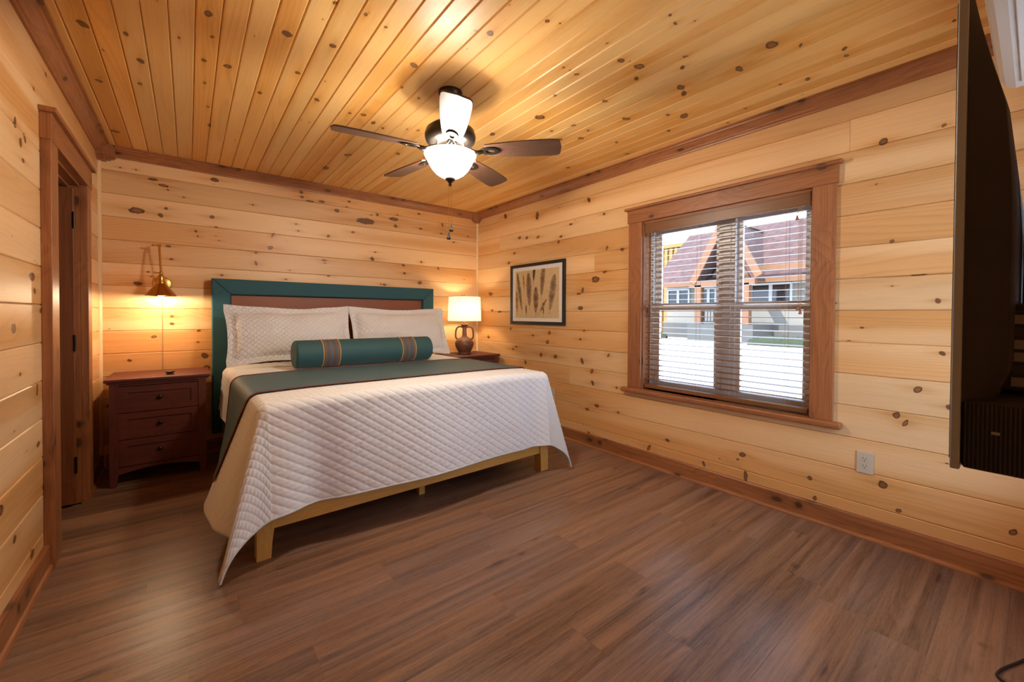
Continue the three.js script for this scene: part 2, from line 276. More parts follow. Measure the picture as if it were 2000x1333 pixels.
const floorTex = (() => {
  const knots = [];
  for (let i = 0; i < 60; i++) knots.push([rr(-W, 0), rr(0, D), rr(0.012, 0.05), rr(0.005, 0.016)]);
  return dataTexture(2048, 2048, (s, t, o) => {
    const x = -W + W * s, z = D * t, row = Math.floor((z - FLOOR_FIRST) / FLOOR_PITCH);
    const seg = Math.floor((x - floorOffset(row)) / 1.22), id = row * 5 + seg * 37;
    const h1 = hash(id, 11), h2 = hash(id, 12), h3 = hash(id, 13);
    let bend = 0, kn = 0;
    for (const k of knots) {
      const dv = (z - k[1]) / k[3]; if (dv > 4 || dv < -4) continue;
      const du = (x - k[0]) / k[2]; if (du > 6 || du < -6) continue;
      const e = Math.exp(-(du * du * 0.4 + dv * dv * 0.4));
      bend += (z - k[1]) * -0.7 * e; kn = Math.max(kn, e * e);
    }
    const zz = z + bend;
    const flow = noise(x * 1.1 + h1 * 200, zz * 11 + h2 * 200), g = flow * 6 + zz * (20 + 30 * h3) + noise(x * 4 + h2 * 99, zz * 45) * 1.4;
    const f = g - Math.floor(g), late = f < 0.75 ? f / 0.75 : 1 - (f - 0.75) * 4;
    const streak = noise(x * 0.8 + h3 * 150, zz * 40 + h1 * 80), fine = noise(x * 7 + h2 * 60, z * 300), pore = noise(x * 42, z * 900 + h1 * 40);
    const grey = smooth(0.35, 0.75, noise(x * 0.8 + h2 * 120, zz * 16 + h1 * 120));
    const cloud = noise(x * 1.6, z * 5);
    let m = 0.38 + 0.12 * (h1 - 0.5) + 0.5 * (streak - 0.5) + 0.32 * (cloud - 0.5) + 0.32 * (fine - 0.5) + 0.16 * (late - 0.5) + (pore > 0.7 ? 0.14 : 0) + 0.4 * kn;
    m = clamp(m, 0, 1);
    o[0] = mix(mix(0.335, 0.29, grey), 0.06, m); o[1] = mix(mix(0.18, 0.172, grey), 0.028, m); o[2] = mix(mix(0.10, 0.118, grey), 0.017, m);
  });
})();
function floorOffset(row) { return -W - 1.22 + 1.22 * ((hash(row, 500) * 3.7) % 1) + ({ 18: 0.03 }[row] || 0); }
M.floor = std({ map: floorTex, roughness: 0.34, bumpMap: dataTexture(1024, 1024, (s, t, o) => { o[0] = 0.5 + 0.5 * (noise(s * 60, t * 900) - 0.5) + 0.3 * (noise(s * 160, t * 250) - 0.5); }, { srgb: false }), bumpScale: 0.0006 });
M.sheath = std({ color: lin(0.3, 0.22, 0.14), roughness: 0.9 });
M.hallWall = std({ color: lin(0.62, 0.63, 0.64), roughness: 0.8 });
M.cherry = std({ map: tiled(timberTexture(512, 512, [0.14, 0.03, 0.02], [0.065, 0.013, 0.0095], { salt: 15, streak: 1.2 }), 0.7, 0.4), roughness: 0.5 });
M.bedPine = std({ map: tiled(timberTexture(512, 256, [0.66, 0.37, 0.09], [0.52, 0.26, 0.055], { salt: 22, knots: 3 }), 0.9, 0.35), roughness: 0.42 });
M.teal = std({ map: tiled(clothTexture(256, [0.02, 0.092, 0.112], 0.18, 60), 0.12, 0.12), roughness: 0.75 });
M.leather = std({ map: tiled(clothTexture(256, [0.27, 0.086, 0.035], 0.10, 20), 0.2, 0.2), roughness: 0.5 });
M.bronze = std({ color: lin(0.05, 0.042, 0.036), roughness: 0.35, metalness: 0.85 });
M.brass = std({ color: lin(0.62, 0.36, 0.09), roughness: 0.28, metalness: 1 });
M.black = std({ color: lin(0.012, 0.011, 0.012), roughness: 0.5 });

// ---------------------------------------------------------------- the room: planks on three walls, the ceiling and the floor
function plank(parent, name, material, a0, a1, c0, c1, place, uvOf, { t = 0.016, cut = 0.004, gap = 0.0006 } = {}) {
  c0 += gap; c1 -= gap;
  const prof = [[c0, -t], [c0, -cut], [c0 + cut, 0], [c1 - cut, 0], [c1, -cut], [c1, -t]];
  const pos = [], uv = [];
  const put = (a, p) => { pos.push(...place(a, p[0], p[1])); uv.push(...uvOf(a, p[0])); };
  for (let i = 0; i < 5; i++) { const A = prof[i], B = prof[i + 1]; put(a0, A); put(a0, B); put(a1, B); put(a0, A); put(a1, B); put(a1, A); }
  for (const e of [a0, a1]) for (const [i, j, k] of [[0, 1, 4], [0, 4, 5], [1, 2, 3], [1, 3, 4]]) { put(e, prof[i]); put(e, prof[j]); put(e, prof[k]); }
  const g = new THREE.BufferGeometry();
  g.setAttribute('position', new THREE.BufferAttribute(new Float32Array(pos), 3));
  g.setAttribute('uv', new THREE.BufferAttribute(new Float32Array(uv), 2));
  g.computeVertexNormals();
  return part(parent, name, g, material);
}
function wallPlanks(parent, material, len0, len1, texLen0, texLen1, place, joints, hole) {
  const uvOf = (a, c) => [(a - texLen0) / (texLen1 - texLen0), c / H];
  for (let r = 0; r < 14; r++) {
    const c0 = Math.max(0, FIRST + r * PITCH), c1 = Math.min(H, FIRST + (r + 1) * PITCH);
    let cuts = [[len0, len1, c0, c1]];
    if (hole && c1 > hole.y0 && c0 < hole.y1) {
      cuts = [[len0, hole.a0, c0, c1], [hole.a1, len1, c0, c1]];
      if (c0 < hole.y0 - 0.012) cuts.push([hole.a0, hole.a1, c0, hole.y0]);
      if (c1 > hole.y1 + 0.012) cuts.push([hole.a0, hole.a1, hole.y1, c1]);
    }
    for (const [a0, a1, y0, y1] of cuts) {
      const at = joints.filter((j) => j[0] === r && j[1] > a0 + 0.05 && j[1] < a1 - 0.05).map((j) => j[1]);
      const ends = [a0, ...at, a1];
      for (let i = 0; i + 1 < ends.length; i++) plank(parent, 'plank', material, ends[i] + (i ? 0.0006 : 0), ends[i + 1] - (i + 2 < ends.length ? 0.0006 : 0), y0, y1, place, uvOf);
    }
  }
}
const WIN = { a0: 2.395, a1: 3.54, y0: 0.60, y1: 1.932 };          // opening in the right wall (along z)
const DOOR = { a0: 0.66, a1: 1.42, y0: -1, y1: 1.985 };            // opening in the left wall (along z)

const wallBack = structure('wall_back', 'knotty pine plank wall behind the bed', 'wall');
wallPlanks(wallBack, M.backBoards, -W, 0, -W, 0, (a, c, n) => [a, c, n], []);
part(wallBack, 'sheathing', box(-W - 0.16, 0.16, -0.1, H + 0.1, -0.16, -0.016), M.sheath);

const wallRight = structure('wall_right', 'knotty pine plank wall with the window', 'wall');
wallPlanks(wallRight, M.rightBoards, 0, D, 0, D, (a, c, n) => [-n, c, a], JOINTS_RIGHT, WIN);
part(wallRight, 'sheathing', [
  box(0.016, 0.16, -0.1, H + 0.1, -0.016, WIN.a0), box(0.016, 0.16, -0.1, H + 0.1, WIN.a1, D + 0.016),
  box(0.016, 0.16, -0.1, WIN.y0, WIN.a0, WIN.a1), box(0.016, 0.16, WIN.y1, H + 0.1, WIN.a0, WIN.a1)], M.sheath);

const wallLeft = structure('wall_left', 'knotty pine plank wall with the doorway', 'wall');
wallPlanks(wallLeft, M.leftBoards, 0, D, 0, D, (a, c, n) => [-W + n, c, a], JOINTS_LEFT, DOOR);
part(wallLeft, 'sheathing', [
  box(-W - 0.13, -W - 0.016, -0.1, H + 0.1, -0.016, DOOR.a0), box(-W - 0.13, -W - 0.016, -0.1, H + 0.1, DOOR.a1, D + 0.016),
  box(-W - 0.13, -W - 0.016, DOOR.y1, H + 0.1, DOOR.a0, DOOR.a1)], M.sheath);

const wallFront = structure('wall_front', 'pine plank wall that carries the television', 'wall');
const ADDED_WIN = { a0: -1.2, a1: -0.32, y0: 0.45, y1: 2.0 };        // unseen window behind the camera, added to light the bed foot with cool daylight
wallPlanks(wallFront, M.leftBoards, -W, 0, -W, D - W, (a, c, n) => [a, c, D - n], [], ADDED_WIN);
part(wallFront, 'sheathing', [box(-W - 0.16, ADDED_WIN.a0, -0.1, H + 0.1, D + 0.016, D + 0.16), box(ADDED_WIN.a1, 0.16, -0.1, H + 0.1, D + 0.016, D + 0.16), box(ADDED_WIN.a0, ADDED_WIN.a1, ADDED_WIN.y1, H + 0.1, D + 0.016, D + 0.16), box(ADDED_WIN.a0, ADDED_WIN.a1, -0.1, ADDED_WIN.y0, D + 0.016, D + 0.16)], M.sheath);
const addedWindow = structure('window_2', 'added unseen window in the front wall behind the viewer', 'window');
{
  const { a0, a1, y0, y1 } = ADDED_WIN;
  part(addedWindow, 'jamb', box(a0, a0 + 0.018, y0 + 0.018, y1 - 0.018, D, D + 0.16), M.stain);
  part(addedWindow, 'jamb', box(a1 - 0.018, a1, y0 + 0.018, y1 - 0.018, D, D + 0.16), M.stain);
  part(addedWindow, 'head_jamb', box(a0, a1, y1 - 0.018, y1, D, D + 0.16), M.stain);
  part(addedWindow, 'sill', box(a0 - 0.05, a1 + 0.05, y0 - 0.012, y0 + 0.018, D - 0.05, D + 0.16), M.stain);
  part(addedWindow, 'side_casing', box(a0 - 0.1, a0 + 0.004, y0 + 0.018, y1, D - 0.026, D, 0.002), M.stain);
  part(addedWindow, 'side_casing', box(a1 - 0.004, a1 + 0.1, y0 + 0.018, y1, D - 0.026, D, 0.002), M.stain);
  part(addedWindow, 'head_casing', box(a0 - 0.1, a1 + 0.1, y1, y1 + 0.11, D - 0.03, D, 0.002), M.stain);
  part(addedWindow, 'pane', box(a0 + 0.018, a1 - 0.018, y0 + 0.018, y1 - 0.018, D + 0.1, D + 0.104), phys({ color: 0xffffff, roughness: 0, transmission: 1, thickness: 0, ior: 1.45 }));
}

const ceiling = structure('ceiling', 'narrow knotty pine board ceiling', 'ceiling');
for (let r = 0; ; r++) {
  const c0 = Math.max(-W, CEIL_FIRST + r * CEIL_PITCH), c1 = Math.min(0, CEIL_FIRST + (r + 1) * CEIL_PITCH);
  if (c0 >= -0.005) break;
  if (c1 - c0 < 0.012) continue;
  plank(ceiling, 'plank', M.ceilingBoards, 0, D, c0, c1, (a, c, n) => [c, H - n, a], (a, c) => [a / D, (c + W) / W], { t: 0.014, cut: 0.005 });
}
part(ceiling, 'sheathing', box(-W - 0.16, 0.16, H + 0.014, H + 0.12, -0.16, D + 0.16), M.sheath);

const floor = structure('floor', 'brown wood plank floor', 'floor');
for (let r = 0; r < 30; r++) {
  const z0 = Math.max(0, FLOOR_FIRST + r * FLOOR_PITCH), z1 = Math.min(D, FLOOR_FIRST + (r + 1) * FLOOR_PITCH);
  if (z1 - z0 < 0.01) continue;
  for (let x = floorOffset(r) - 1.22; x < 0; x += 1.22) {
    const a0 = Math.max(-W - (z0 > DOOR.a0 - 0.1 && z1 < DOOR.a1 + 0.1 ? 0.13 : 0), x), a1 = Math.min(0, x + 1.22);
    if (a1 - a0 < 0.01) continue;
    plank(floor, 'floor_plank', M.floor, a0 + 0.0002, a1 - 0.0002, z0, z1, (a, c, n) => [a, n, c], (a, c) => [(a + W) / W, c / D], { t: 0.012, cut: 0.0005, gap: 0.0001 });
  }
}
part(floor, 'subfloor', box(-W - 1.7, 0.16, -0.12, -0.012, -0.16, D + 0.16), M.sheath);

// crown moulding, corner blocks, baseboards
const CROWN = [[0, -0.075], [0.011, -0.075], [0.014, -0.064], [0.020, -0.060], [0.024, -0.052], [0.050, -0.024], [0.058, -0.020], [0.062, -0.011], [0.076, -0.010], [0.076, 0], [0, 0]];
function trim(name, geometry, material, label, category = 'trim') {
  const m = part(scene, name, geometry, material);
  m.userData = { kind: 'structure', label, category };
  return m;
}
trim('trim_1', sweep(CROWN, -W + 0.1, -0.085, (o, u, a) => [a, H + u, o]), M.stain, 'brown crown moulding above the bed wall');
trim('trim_2', sweep(CROWN, 0.085, D, (o, u, a) => [-o, H + u, a]), M.stain, 'brown crown moulding above the window wall');
trim('trim_3', sweep(CROWN, 0.1, D, (o, u, a) => [-W + o, H + u, a]), M.stain, 'brown crown moulding above the doorway wall');
function cornerBlock(x, z, sx, s) {
  const g = new THREE.Shape([[0, 0], [s, 0], [s, s * 0.55], [s * 0.55, s], [0, s]].map((p) => new THREE.Vector2(p[0] * sx, p[1])));
  const slab = (y0, y1, k) => { const e = new THREE.ExtrudeGeometry(g, { depth: y1 - y0, bevelEnabled: false }); e.scale(k, k, 1); e.rotateX(Math.PI / 2); e.translate(x, y1, z); return metreUV(plain(e), 'y'); };
  return [slab(H - 0.088, H, 1), slab(H - 0.097, H - 0.088, 0.9), slab(H - 0.106, H - 0.097, 0.72), slab(H - 0.116, H - 0.106, 0.5)];
}
trim('trim_4', cornerBlock(-W, 0, 1, 0.1), M.stain, 'brown crown corner block above the doorway corner');
trim('trim_5', cornerBlock(0, 0, -1, 0.088), M.stain, 'brown crown corner block in the corner above the table lamp');
const QUARTER = [[0, 0], [0.02, 0], [0.019, 0.008], [0.014, 0.014], [0.008, 0.019], [0, 0.02]];
trim('trim_6', sweep(QUARTER, 0, H - 0.1, (o, u, a) => [-o, a, u]), M.pale, 'thin pale corner strip beside the table lamp');
trim('trim_7', sweep(QUARTER, 0, H - 0.1, (o, u, a) => [-W + o, a, u]), M.pale, 'thin pale corner strip beside the doorway');
const BASE = [[0, 0], [0.031, 0], [0.031, 0.008], [0.027, 0.016], [0.019, 0.02], [0.019, 0.106], [0.015, 0.113], [0, 0.113]];
function baseboard(name, a0, a1, place, label) { trim(name, sweep(BASE, a0, a1, place), M.stain, label, 'baseboard'); }
baseboard('baseboard_back', -W + 0.031, -0.031, (o, u, a) => [a, u, o], 'brown baseboard behind the bed');
baseboard('baseboard_right', 0, D, (o, u, a) => [-o, u, a], 'brown baseboard under the window');
const leftBase = structure('baseboard_left', 'brown baseboard along the doorway wall', 'baseboard');
part(leftBase, 'baseboard_run', sweep(BASE, DOOR.a1 + 0.125, D, (o, u, a) => [-W + o, u, a]), M.stain);
part(leftBase, 'baseboard_run', sweep(BASE, 0, DOOR.a0 - 0.105, (o, u, a) => [-W + o, u, a]), M.stain);

// ---------------------------------------------------------------- doorway in the left wall, open door, dim hall behind it
const doorway = structure('door_1', 'brown stained doorway with its door standing open', 'door');
{
  const x0 = -W, x1 = -W + 0.036;
  part(doorway, 'side_casing', box(x0, x1, 0, DOOR.y1, DOOR.a1 - 0.005, DOOR.a1 + 0.125, 0.003), M.stain);
  part(doorway, 'side_casing', box(x0, x1, 0, DOOR.y1, DOOR.a0 - 0.105, DOOR.a0 + 0.005, 0.003), M.stain);
  part(doorway, 'head_casing', box(x0, x1 + 0.004, DOOR.y1 - 0.005, DOOR.y1 + 0.115, DOOR.a0 - 0.115, DOOR.a1 + 0.132, 0.003), M.stain);
  part(doorway, 'head_cap', box(x0, x1 + 0.022, DOOR.y1 + 0.115, DOOR.y1 + 0.138, DOOR.a0 - 0.14, DOOR.a1 + 0.15, 0.004), M.stain);
  part(doorway, 'jamb', box(x0 - 0.135, x0, 0, DOOR.y1 - 0.018, DOOR.a1 - 0.018, DOOR.a1), M.stain);
  part(doorway, 'jamb', box(x0 - 0.135, x0, 0, DOOR.y1 - 0.018, DOOR.a0, DOOR.a0 + 0.018), M.stain);
  part(doorway, 'head_jamb', box(x0 - 0.135, x0, DOOR.y1 - 0.018, DOOR.y1, DOOR.a0, DOOR.a1), M.stain);
  part(doorway, 'door_stop', box(x0 - 0.075, x0 - 0.045, DOOR.y1 - 0.03, DOOR.y1 - 0.018, DOOR.a0 + 0.018, DOOR.a1 - 0.018), M.stain);
  const leaf = part(doorway, 'door_leaf', box(x0 - 0.79, x0 - 0.02, 0.01, 1.945, DOOR.a0 + 0.02, DOOR.a0 + 0.056, 0.003, 'y'), M.doorWood);
  for (const y of [0.25, 1.0, 1.75]) part(leaf, 'hinge', rod([x0 - 0.018, y - 0.05, DOOR.a0 + 0.058], [x0 - 0.018, y + 0.05, DOOR.a0 + 0.058], 0.006), M.bronze);
  part(leaf, 'door_knob', [rod([x0 - 0.72, 0.98, DOOR.a0 + 0.056], [x0 - 0.72, 0.98, DOOR.a0 + 0.1], 0.011), ball(x0 - 0.72, 0.98, DOOR.a0 + 0.115, 0.027)], M.bronze);
}
const hall = structure('wall_hall', 'pale walls of the hall beyond the doorway', 'wall');
part(hall, 'hall_wall', box(-W - 1.7, -W - 1.6, -0.012, H + 0.1, -0.1, 2.4), M.hallWall);
part(hall, 'hall_wall', box(-W - 1.6, -W - 0.13, -0.012, H + 0.1, -0.1, 0), M.hallWall);
part(hall, 'hall_wall', box(-W - 1.6, -W - 0.13, -0.012, H + 0.1, 2.3, 2.4), M.hallWall);
part(hall, 'hall_ceiling', box(-W - 1.7, -W - 0.13, H, H + 0.1, -0.1, 2.4), M.hallWall);

// ---------------------------------------------------------------- window in the right wall
M.vinyl = std({ color: lin(0.72, 0.73, 0.75), roughness: 0.35 });
M.pane = phys({ color: 0xffffff, roughness: 0.0, transmission: 1, thickness: 0, ior: 1.45 });
M.blind = std({ map: tiled(timberTexture(512, 256, [0.23, 0.092, 0.026], [0.14, 0.052, 0.014], { salt: 57 }), 1.2, 0.2), roughness: 0.35 });
M.cordage = std({ color: lin(0.42, 0.24, 0.12), roughness: 0.8 });
const win = structure('window_1', 'double window with brown stained casing', 'window');
{
  const { a0, a1, y0, y1 } = WIN, t = 0.024;
  part(win, 'side_casing', box(-t, 0, y0, y1, 2.277, a0 + 0.002, 0.002), M.stain);
  part(win, 'side_casing', box(-t, 0, y0, y1, a1 - 0.002, 3.647, 0.002), M.stain);
  part(win, 'head_casing', box(-t - 0.005, 0, y1, 2.035, 2.267, 3.657, 0.002), M.stain);
  part(win, 'head_cap', box(-t - 0.026, 0, 2.035, 2.055, 2.247, 3.677, 0.006), M.stain);
  part(win, 'sill', [box(-0.052, 0.0, 0.562, 0.6, 2.225, 3.692, 0.012), box(0, 0.16, 0.575, 0.6, a0, a1)], M.stain);
  part(win, 'jamb', box(0, 0.1, y0, y1, a0, a0 + 0.012), M.stain);
  part(win, 'jamb', box(0, 0.1, y0, y1, a1 - 0.012, a1), M.stain);
  part(win, 'head_jamb', box(0, 0.16, y1 - 0.012, y1, a0, a1), M.stain);
  const xm = [0.088, 0.15], mid = [2.945, 3.077];
  part(win, 'mullion', box(xm[0] - 0.006, xm[1] + 0.003, y0 + 0.0005, y1 - 0.0125, 2.9835, 3.0385, 0.003), M.vinyl);
  for (const [z0, z1] of [[a0 + 0.012, 2.985], [3.037, a1 - 0.012]]) {
    const left = z0 < 2.9, s0 = left ? 0.058 : 0.04, s1 = 0.042;
    part(win, 'window_frame', [box(xm[0], xm[1], y0, y1 - 0.012, z0, z0 + 0.03, 0.002), box(xm[0], xm[1], y0, y1 - 0.012, z1 - 0.03, z1, 0.002), box(xm[0] + 0.0015, xm[1] - 0.0015, y0 + 0.001, y0 + 0.03, z0 + 0.002, z1 - 0.002, 0.002), box(xm[0] + 0.0015, xm[1] - 0.0015, y1 - 0.05, y1 - 0.013, z0 + 0.002, z1 - 0.002, 0.002)], M.vinyl);
    const sash = (x0, x1, yb, yt) => {
      const f = part(win, 'sash', [box(x0, x1, yb, yt, z0 + 0.025, z0 + 0.025 + s0, 0.002), box(x0, x1, yb, yt, z1 - 0.03 - s1 + 0.01, z1 - 0.02, 0.002), box(x0 + 0.0015, x1 - 0.0015, yb + 0.001, yb + 0.055, z0 + 0.04, z1 - 0.04, 0.002), box(x0 + 0.0015, x1 - 0.0015, yt - 0.055, yt - 0.001, z0 + 0.04, z1 - 0.04, 0.002)], M.vinyl);
      part(f, 'pane', box((x0 + x1) / 2 - 0.002, (x0 + x1) / 2 + 0.002, yb + 0.05, yt - 0.05, z0 + 0.06, z1 - 0.05), M.pane);
    };
    sash(0.094, 0.116, y0 + 0.03, 1.285);
    sash(0.120, 0.142, 1.23, y1 - 0.045);
  }
}
const blind = thing('window_blind', 'open brown wooden slat blind hanging in the window', 'blind', [0.036, WIN.y1 - 0.012, 2.9675]);
{
  const hl = 0.556, top = 0;
  part(blind, 'valance', [box(-0.034, -0.026, -0.082, top, -hl, hl, 0.003), box(-0.037, -0.026, -0.012, top, -hl, hl, 0.002), box(-0.037, -0.026, -0.082, -0.07, -hl, hl, 0.002)], M.blind);
  part(blind, 'headrail', box(-0.024, 0.026, -0.045, top, -hl + 0.005, hl - 0.005), M.blind);
  const slat = sweep([[-0.025, -0.0005], [-0.012, 0.0022], [0, 0.003], [0.012, 0.0022], [0.025, -0.0005], [0.012, -0.0008], [0, 0], [-0.012, -0.0008]], -hl + 0.004, hl - 0.004, (o, u, a) => [o, u, a]);
  const y0 = -1.262;
  for (let i = 0; i < 28; i++) {
    const m = part(blind, 'slat', slat, M.blind);
    m.position.y = y0 + 0.012 + 0.0425 * i + (i < 3 ? (3 - i) * 0.004 : 0); m.rotation.z = 0.09;
  }
  part(blind, 'bottom_rail', box(-0.028, 0.028, y0 - 0.044, y0 - 0.016, -hl + 0.004, hl - 0.004, 0.004), M.blind);
  for (const z of [-0.43, -0.13, 0.13, 0.43]) {
    for (const x of [-0.0275, 0.0275]) part(blind, 'ladder_cord', rod([x, y0 - 0.025, z], [x, -0.06, z], 0.0008, 5), M.cordage);
  }
  const pull = (z, y, len) => {
    part(blind, 'pull_cord', [rod([-0.041, -0.08, z], [-0.041, y, z], 0.001, 5), rod([-0.041, -0.08, z + 0.008], [-0.041, y + 0.01, z + 0.004], 0.001, 5)], M.cordage);
    part(blind, 'tassel', lathePlace([[0.0, 0.03], [0.004, 0.028], [0.0085, 0.004], [0.0085, 0], [0, 0]], -0.041, y - len, z), M.stain);
  };
  pull(0.50, -0.665, 0.03); pull(0.512, -0.69, 0.03); pull(-0.525, -0.64, 0.03); pull(0.49, -0.13, 0.03);
}
function lathePlace(profile, x, y, z, seg = 20) { const g = lathe(profile, seg); g.translate(x, y, z); return g; }

// ---------------------------------------------------------------- outside: pale ground, the lodge across the yard
M.ground = std({ map: (() => { const t = dataTexture(512, 512, (s, u, o) => { const v = 0.72 + 0.12 * (noise(s * 90, u * 90) - 0.5) + 0.1 * (noise(s * 12, u * 12) - 0.5); o[0] = v; o[1] = v * 0.985; o[2] = v * 0.95; }, { wrap: true }); t.repeat.set(8, 8); return t; })(), roughness: 0.9 });
M.shingle = std({ map: (() => { const t = dataTexture(512, 512, (s, u, o) => { const r = Math.floor(u * 24), b = Math.floor(s * 30 + (r % 2) * 0.5), v = (0.7 + 0.5 * hash(b, r + 40)) * (0.86 + 0.2 * noise(s * 300, u * 300)) * (u * 24 - r < 0.12 ? 0.55 : 1); o[0] = 0.066 * v; o[1] = 0.032 * v; o[2] = 0.031 * v; }, { wrap: true }); t.repeat.set(1 / 4, 1 / 3); return t; })(), roughness: 0.9 });
M.log = std({ map: tiled(timberTexture(256, 256, [0.125, 0.054, 0.023], [0.08, 0.034, 0.014], { salt: 71 }), 2, 1), roughness: 0.7 });
M.yellowLog = std({ map: tiled(timberTexture(256, 256, [0.2, 0.105, 0.022], [0.15, 0.07, 0.014], { salt: 73 }), 2, 1), roughness: 0.7 });
M.stucco = std({ color: lin(0.13, 0.125, 0.11), roughness: 0.9 });
M.darkGlass = std({ color: lin(0.012, 0.012, 0.014), roughness: 0.08 });
M.whitePaint = std({ color: lin(0.3, 0.3, 0.3), roughness: 0.6 });
M.hedge = std({ color: lin(0.012, 0.022, 0.008), roughness: 0.9 });
M.curb = std({ color: lin(0.05, 0.05, 0.048), roughness: 0.9 });
{
  const g = new THREE.PlaneGeometry(90, 90); g.rotateX(-Math.PI / 2); g.translate(20, -0.12, -6);
  const yard = part(scene, 'ground', g, M.ground);
  yard.userData = { kind: 'structure', label: 'pale sunlit gravel yard outside the window', category: 'ground' };
}
function roofSlab(a, b, c, d, th = 0.12) {                 // a quad of points with thickness downwards, uv in metres
  const P = [a, b, c, d].map((p) => V(...p)), n = P[1].clone().sub(P[0]).cross(P[3].clone().sub(P[0])).normalize();
  if (n.y < 0) n.negate();
  const Q = P.map((p) => p.clone().addScaledVector(n, -th)), pos = [], uv = [];
  const U = P[1].clone().sub(P[0]).normalize(), Vv = n.clone().cross(U);
  const f = (...k) => { for (const p of k) { pos.push(p.x, p.y, p.z); const r = p.clone().sub(P[0]); uv.push(r.dot(U), r.dot(Vv)); } };
  f(P[0], P[1], P[2], P[0], P[2], P[3]); f(Q[0], Q[2], Q[1], Q[0], Q[3], Q[2]);
  for (let i = 0; i < 4; i++) { const j = (i + 1) % 4; f(P[i], Q[i], Q[j], P[i], Q[j], P[j]); }
  const g = new THREE.BufferGeometry();
  g.setAttribute('position', new THREE.BufferAttribute(new Float32Array(pos), 3));
  g.setAttribute('uv', new THREE.BufferAttribute(new Float32Array(uv), 2));
  g.computeVertexNormals();
  return g;
}
const lodge = thing('lodge', 'lodge with red shingled gables and cream walls seen through the window', 'building', [20.5, -0.12, -6.42]);
{
  const K = 1.572, Y = -0.356, G = 0;                      // drawn at 1 : 1.572; Y takes drawing heights to the ground, G
  const y = (h) => h + Y - 0.0, put = (name, geometry, material, parent = lodge) => { const list = Array.isArray(geometry) ? geometry : [geometry]; for (const g of list) g.scale(K, K, K); return part(parent, name, list, material); };
  put('foundation', box(-0.1, 4.6, G, y(0.9), -2.3, 9), M.curb);
  put('wall', box(0, 4.4, y(0.9), y(2.5), -2.2, 8.6), M.stucco);
  // main roof, sloping down towards us
  const ridge = [2.1, 4.62];
  put('roof', roofSlab([-0.7, y(2.42), 9], [-0.7, y(2.42), -2.45], [ridge[0], y(ridge[1]), -2.45], [ridge[0], y(ridge[1]), 9], 0.08), M.shingle);
  put('roof', roofSlab([4.9, y(2.42), 9], [4.9, y(2.42), -2.45], [ridge[0], y(ridge[1]), -2.45], [ridge[0], y(ridge[1]), 9], 0.08), M.shingle);
  put('eave_board', box(-0.74, -0.68, y(2.24), y(2.42), -2.45, 9), M.log);
  // porch gable in the middle
  const gz0 = -0.46, gz1 = 1.60, apex = [0.57, 4.32], x0 = -1.5, eave = 2.33;
  put('gable_roof', roofSlab([x0, y(eave), gz1], [x0, y(apex[1]), apex[0]], [2.2, y(apex[1]), apex[0]], [2.2, y(eave), gz1], 0.08), M.shingle);
  put('gable_roof', roofSlab([x0, y(eave), gz0], [x0, y(apex[1]), apex[0]], [2.2, y(apex[1]), apex[0]], [2.2, y(eave), gz0], 0.08), M.shingle);
  for (const z of [gz0, gz1]) {
    const L = Math.hypot(apex[0] - z, apex[1] - eave), b = box(-0.05, 0.03, -0.24, -0.02, 0, L); b.rotateX(-Math.atan2(apex[1] - eave, apex[0] - z)); b.translate(x0, y(eave), z);
    put('bargeboard', b, M.log);
  }
  const tri = new THREE.Shape([[gz0 + 0.2, eave - 0.05], [gz1 - 0.2, eave - 0.05], [apex[0], apex[1] - 0.35]].map((p) => new THREE.Vector2(p[0], p[1])));
  const tg = new THREE.ExtrudeGeometry(tri, { depth: 0.08, bevelEnabled: false }); tg.rotateY(-Math.PI / 2); tg.translate(-0.5, Y, 0);
  put('gable_wall', metreUV(plain(tg), 'z'), M.log);
  put('beam', box(x0 - 0.02, x0 + 0.16, y(2.14), y(2.32), gz0, gz1), M.log);
  for (const z of [gz0 + 0.30, gz1 - 0.28]) put('post', box(x0 - 0.02, x0 + 0.2, G, y(2.2), z - 0.1, z + 0.12), M.log);
  put('porch_floor', box(x0 - 0.1, -0.1, G, y(0.92), gz0, gz1), M.curb);
  for (const [a, b] of [[gz0 + 0.43, 0.5], [0.95, gz1 - 0.39]]) {
    put('hand_rail', box(x0 + 0.06, x0 + 0.12, y(1.36), y(1.42), a, b), M.black);
    put('foot_rail', box(x0 + 0.06, x0 + 0.12, y(0.98), y(1.02), a, b), M.black);
    for (let z = a + 0.05; z < b - 0.02; z += 0.1) put('baluster', box(x0 + 0.08, x0 + 0.1, y(1.02), y(1.36), z, z + 0.025), M.black);
  }
  // a second, taller gable wing further right
  const wz = [2.6, 4.9, 7.2];
  put('gable_roof', roofSlab([-0.9, y(2.62), wz[0]], [-0.9, y(6.0), wz[1]], [4, y(6.0), wz[1]], [4, y(2.62), wz[0]], 0.08), M.shingle);
  put('gable_roof', roofSlab([-0.9, y(2.62), wz[2]], [-0.9, y(6.0), wz[1]], [4, y(6.0), wz[1]], [4, y(2.62), wz[2]], 0.08), M.shingle);
  put('eave_board', box(-0.95, -0.87, y(2.60), y(2.76), 1.15, 3.4), M.log);
  const pane = (z0, z1, b, t) => {
    const f = put('window', box(-0.03, 0.02, y(b), y(t), z0, z1), M.darkGlass);
    put('window_frame', [box(-0.06, 0.0, y(b) - 0.05, y(t) + 0.05, z0 - 0.06, z0), box(-0.06, 0, y(b) - 0.05, y(t) + 0.05, z1, z1 + 0.06), box(-0.06, 0, y(t), y(t) + 0.06, z0, z1), box(-0.06, 0, y(b) - 0.06, y(b), z0, z1), box(-0.06, 0, y(b), y(t), (z0 + z1) / 2 - 0.05, (z0 + z1) / 2 + 0.05)], M.whitePaint, f);
  };
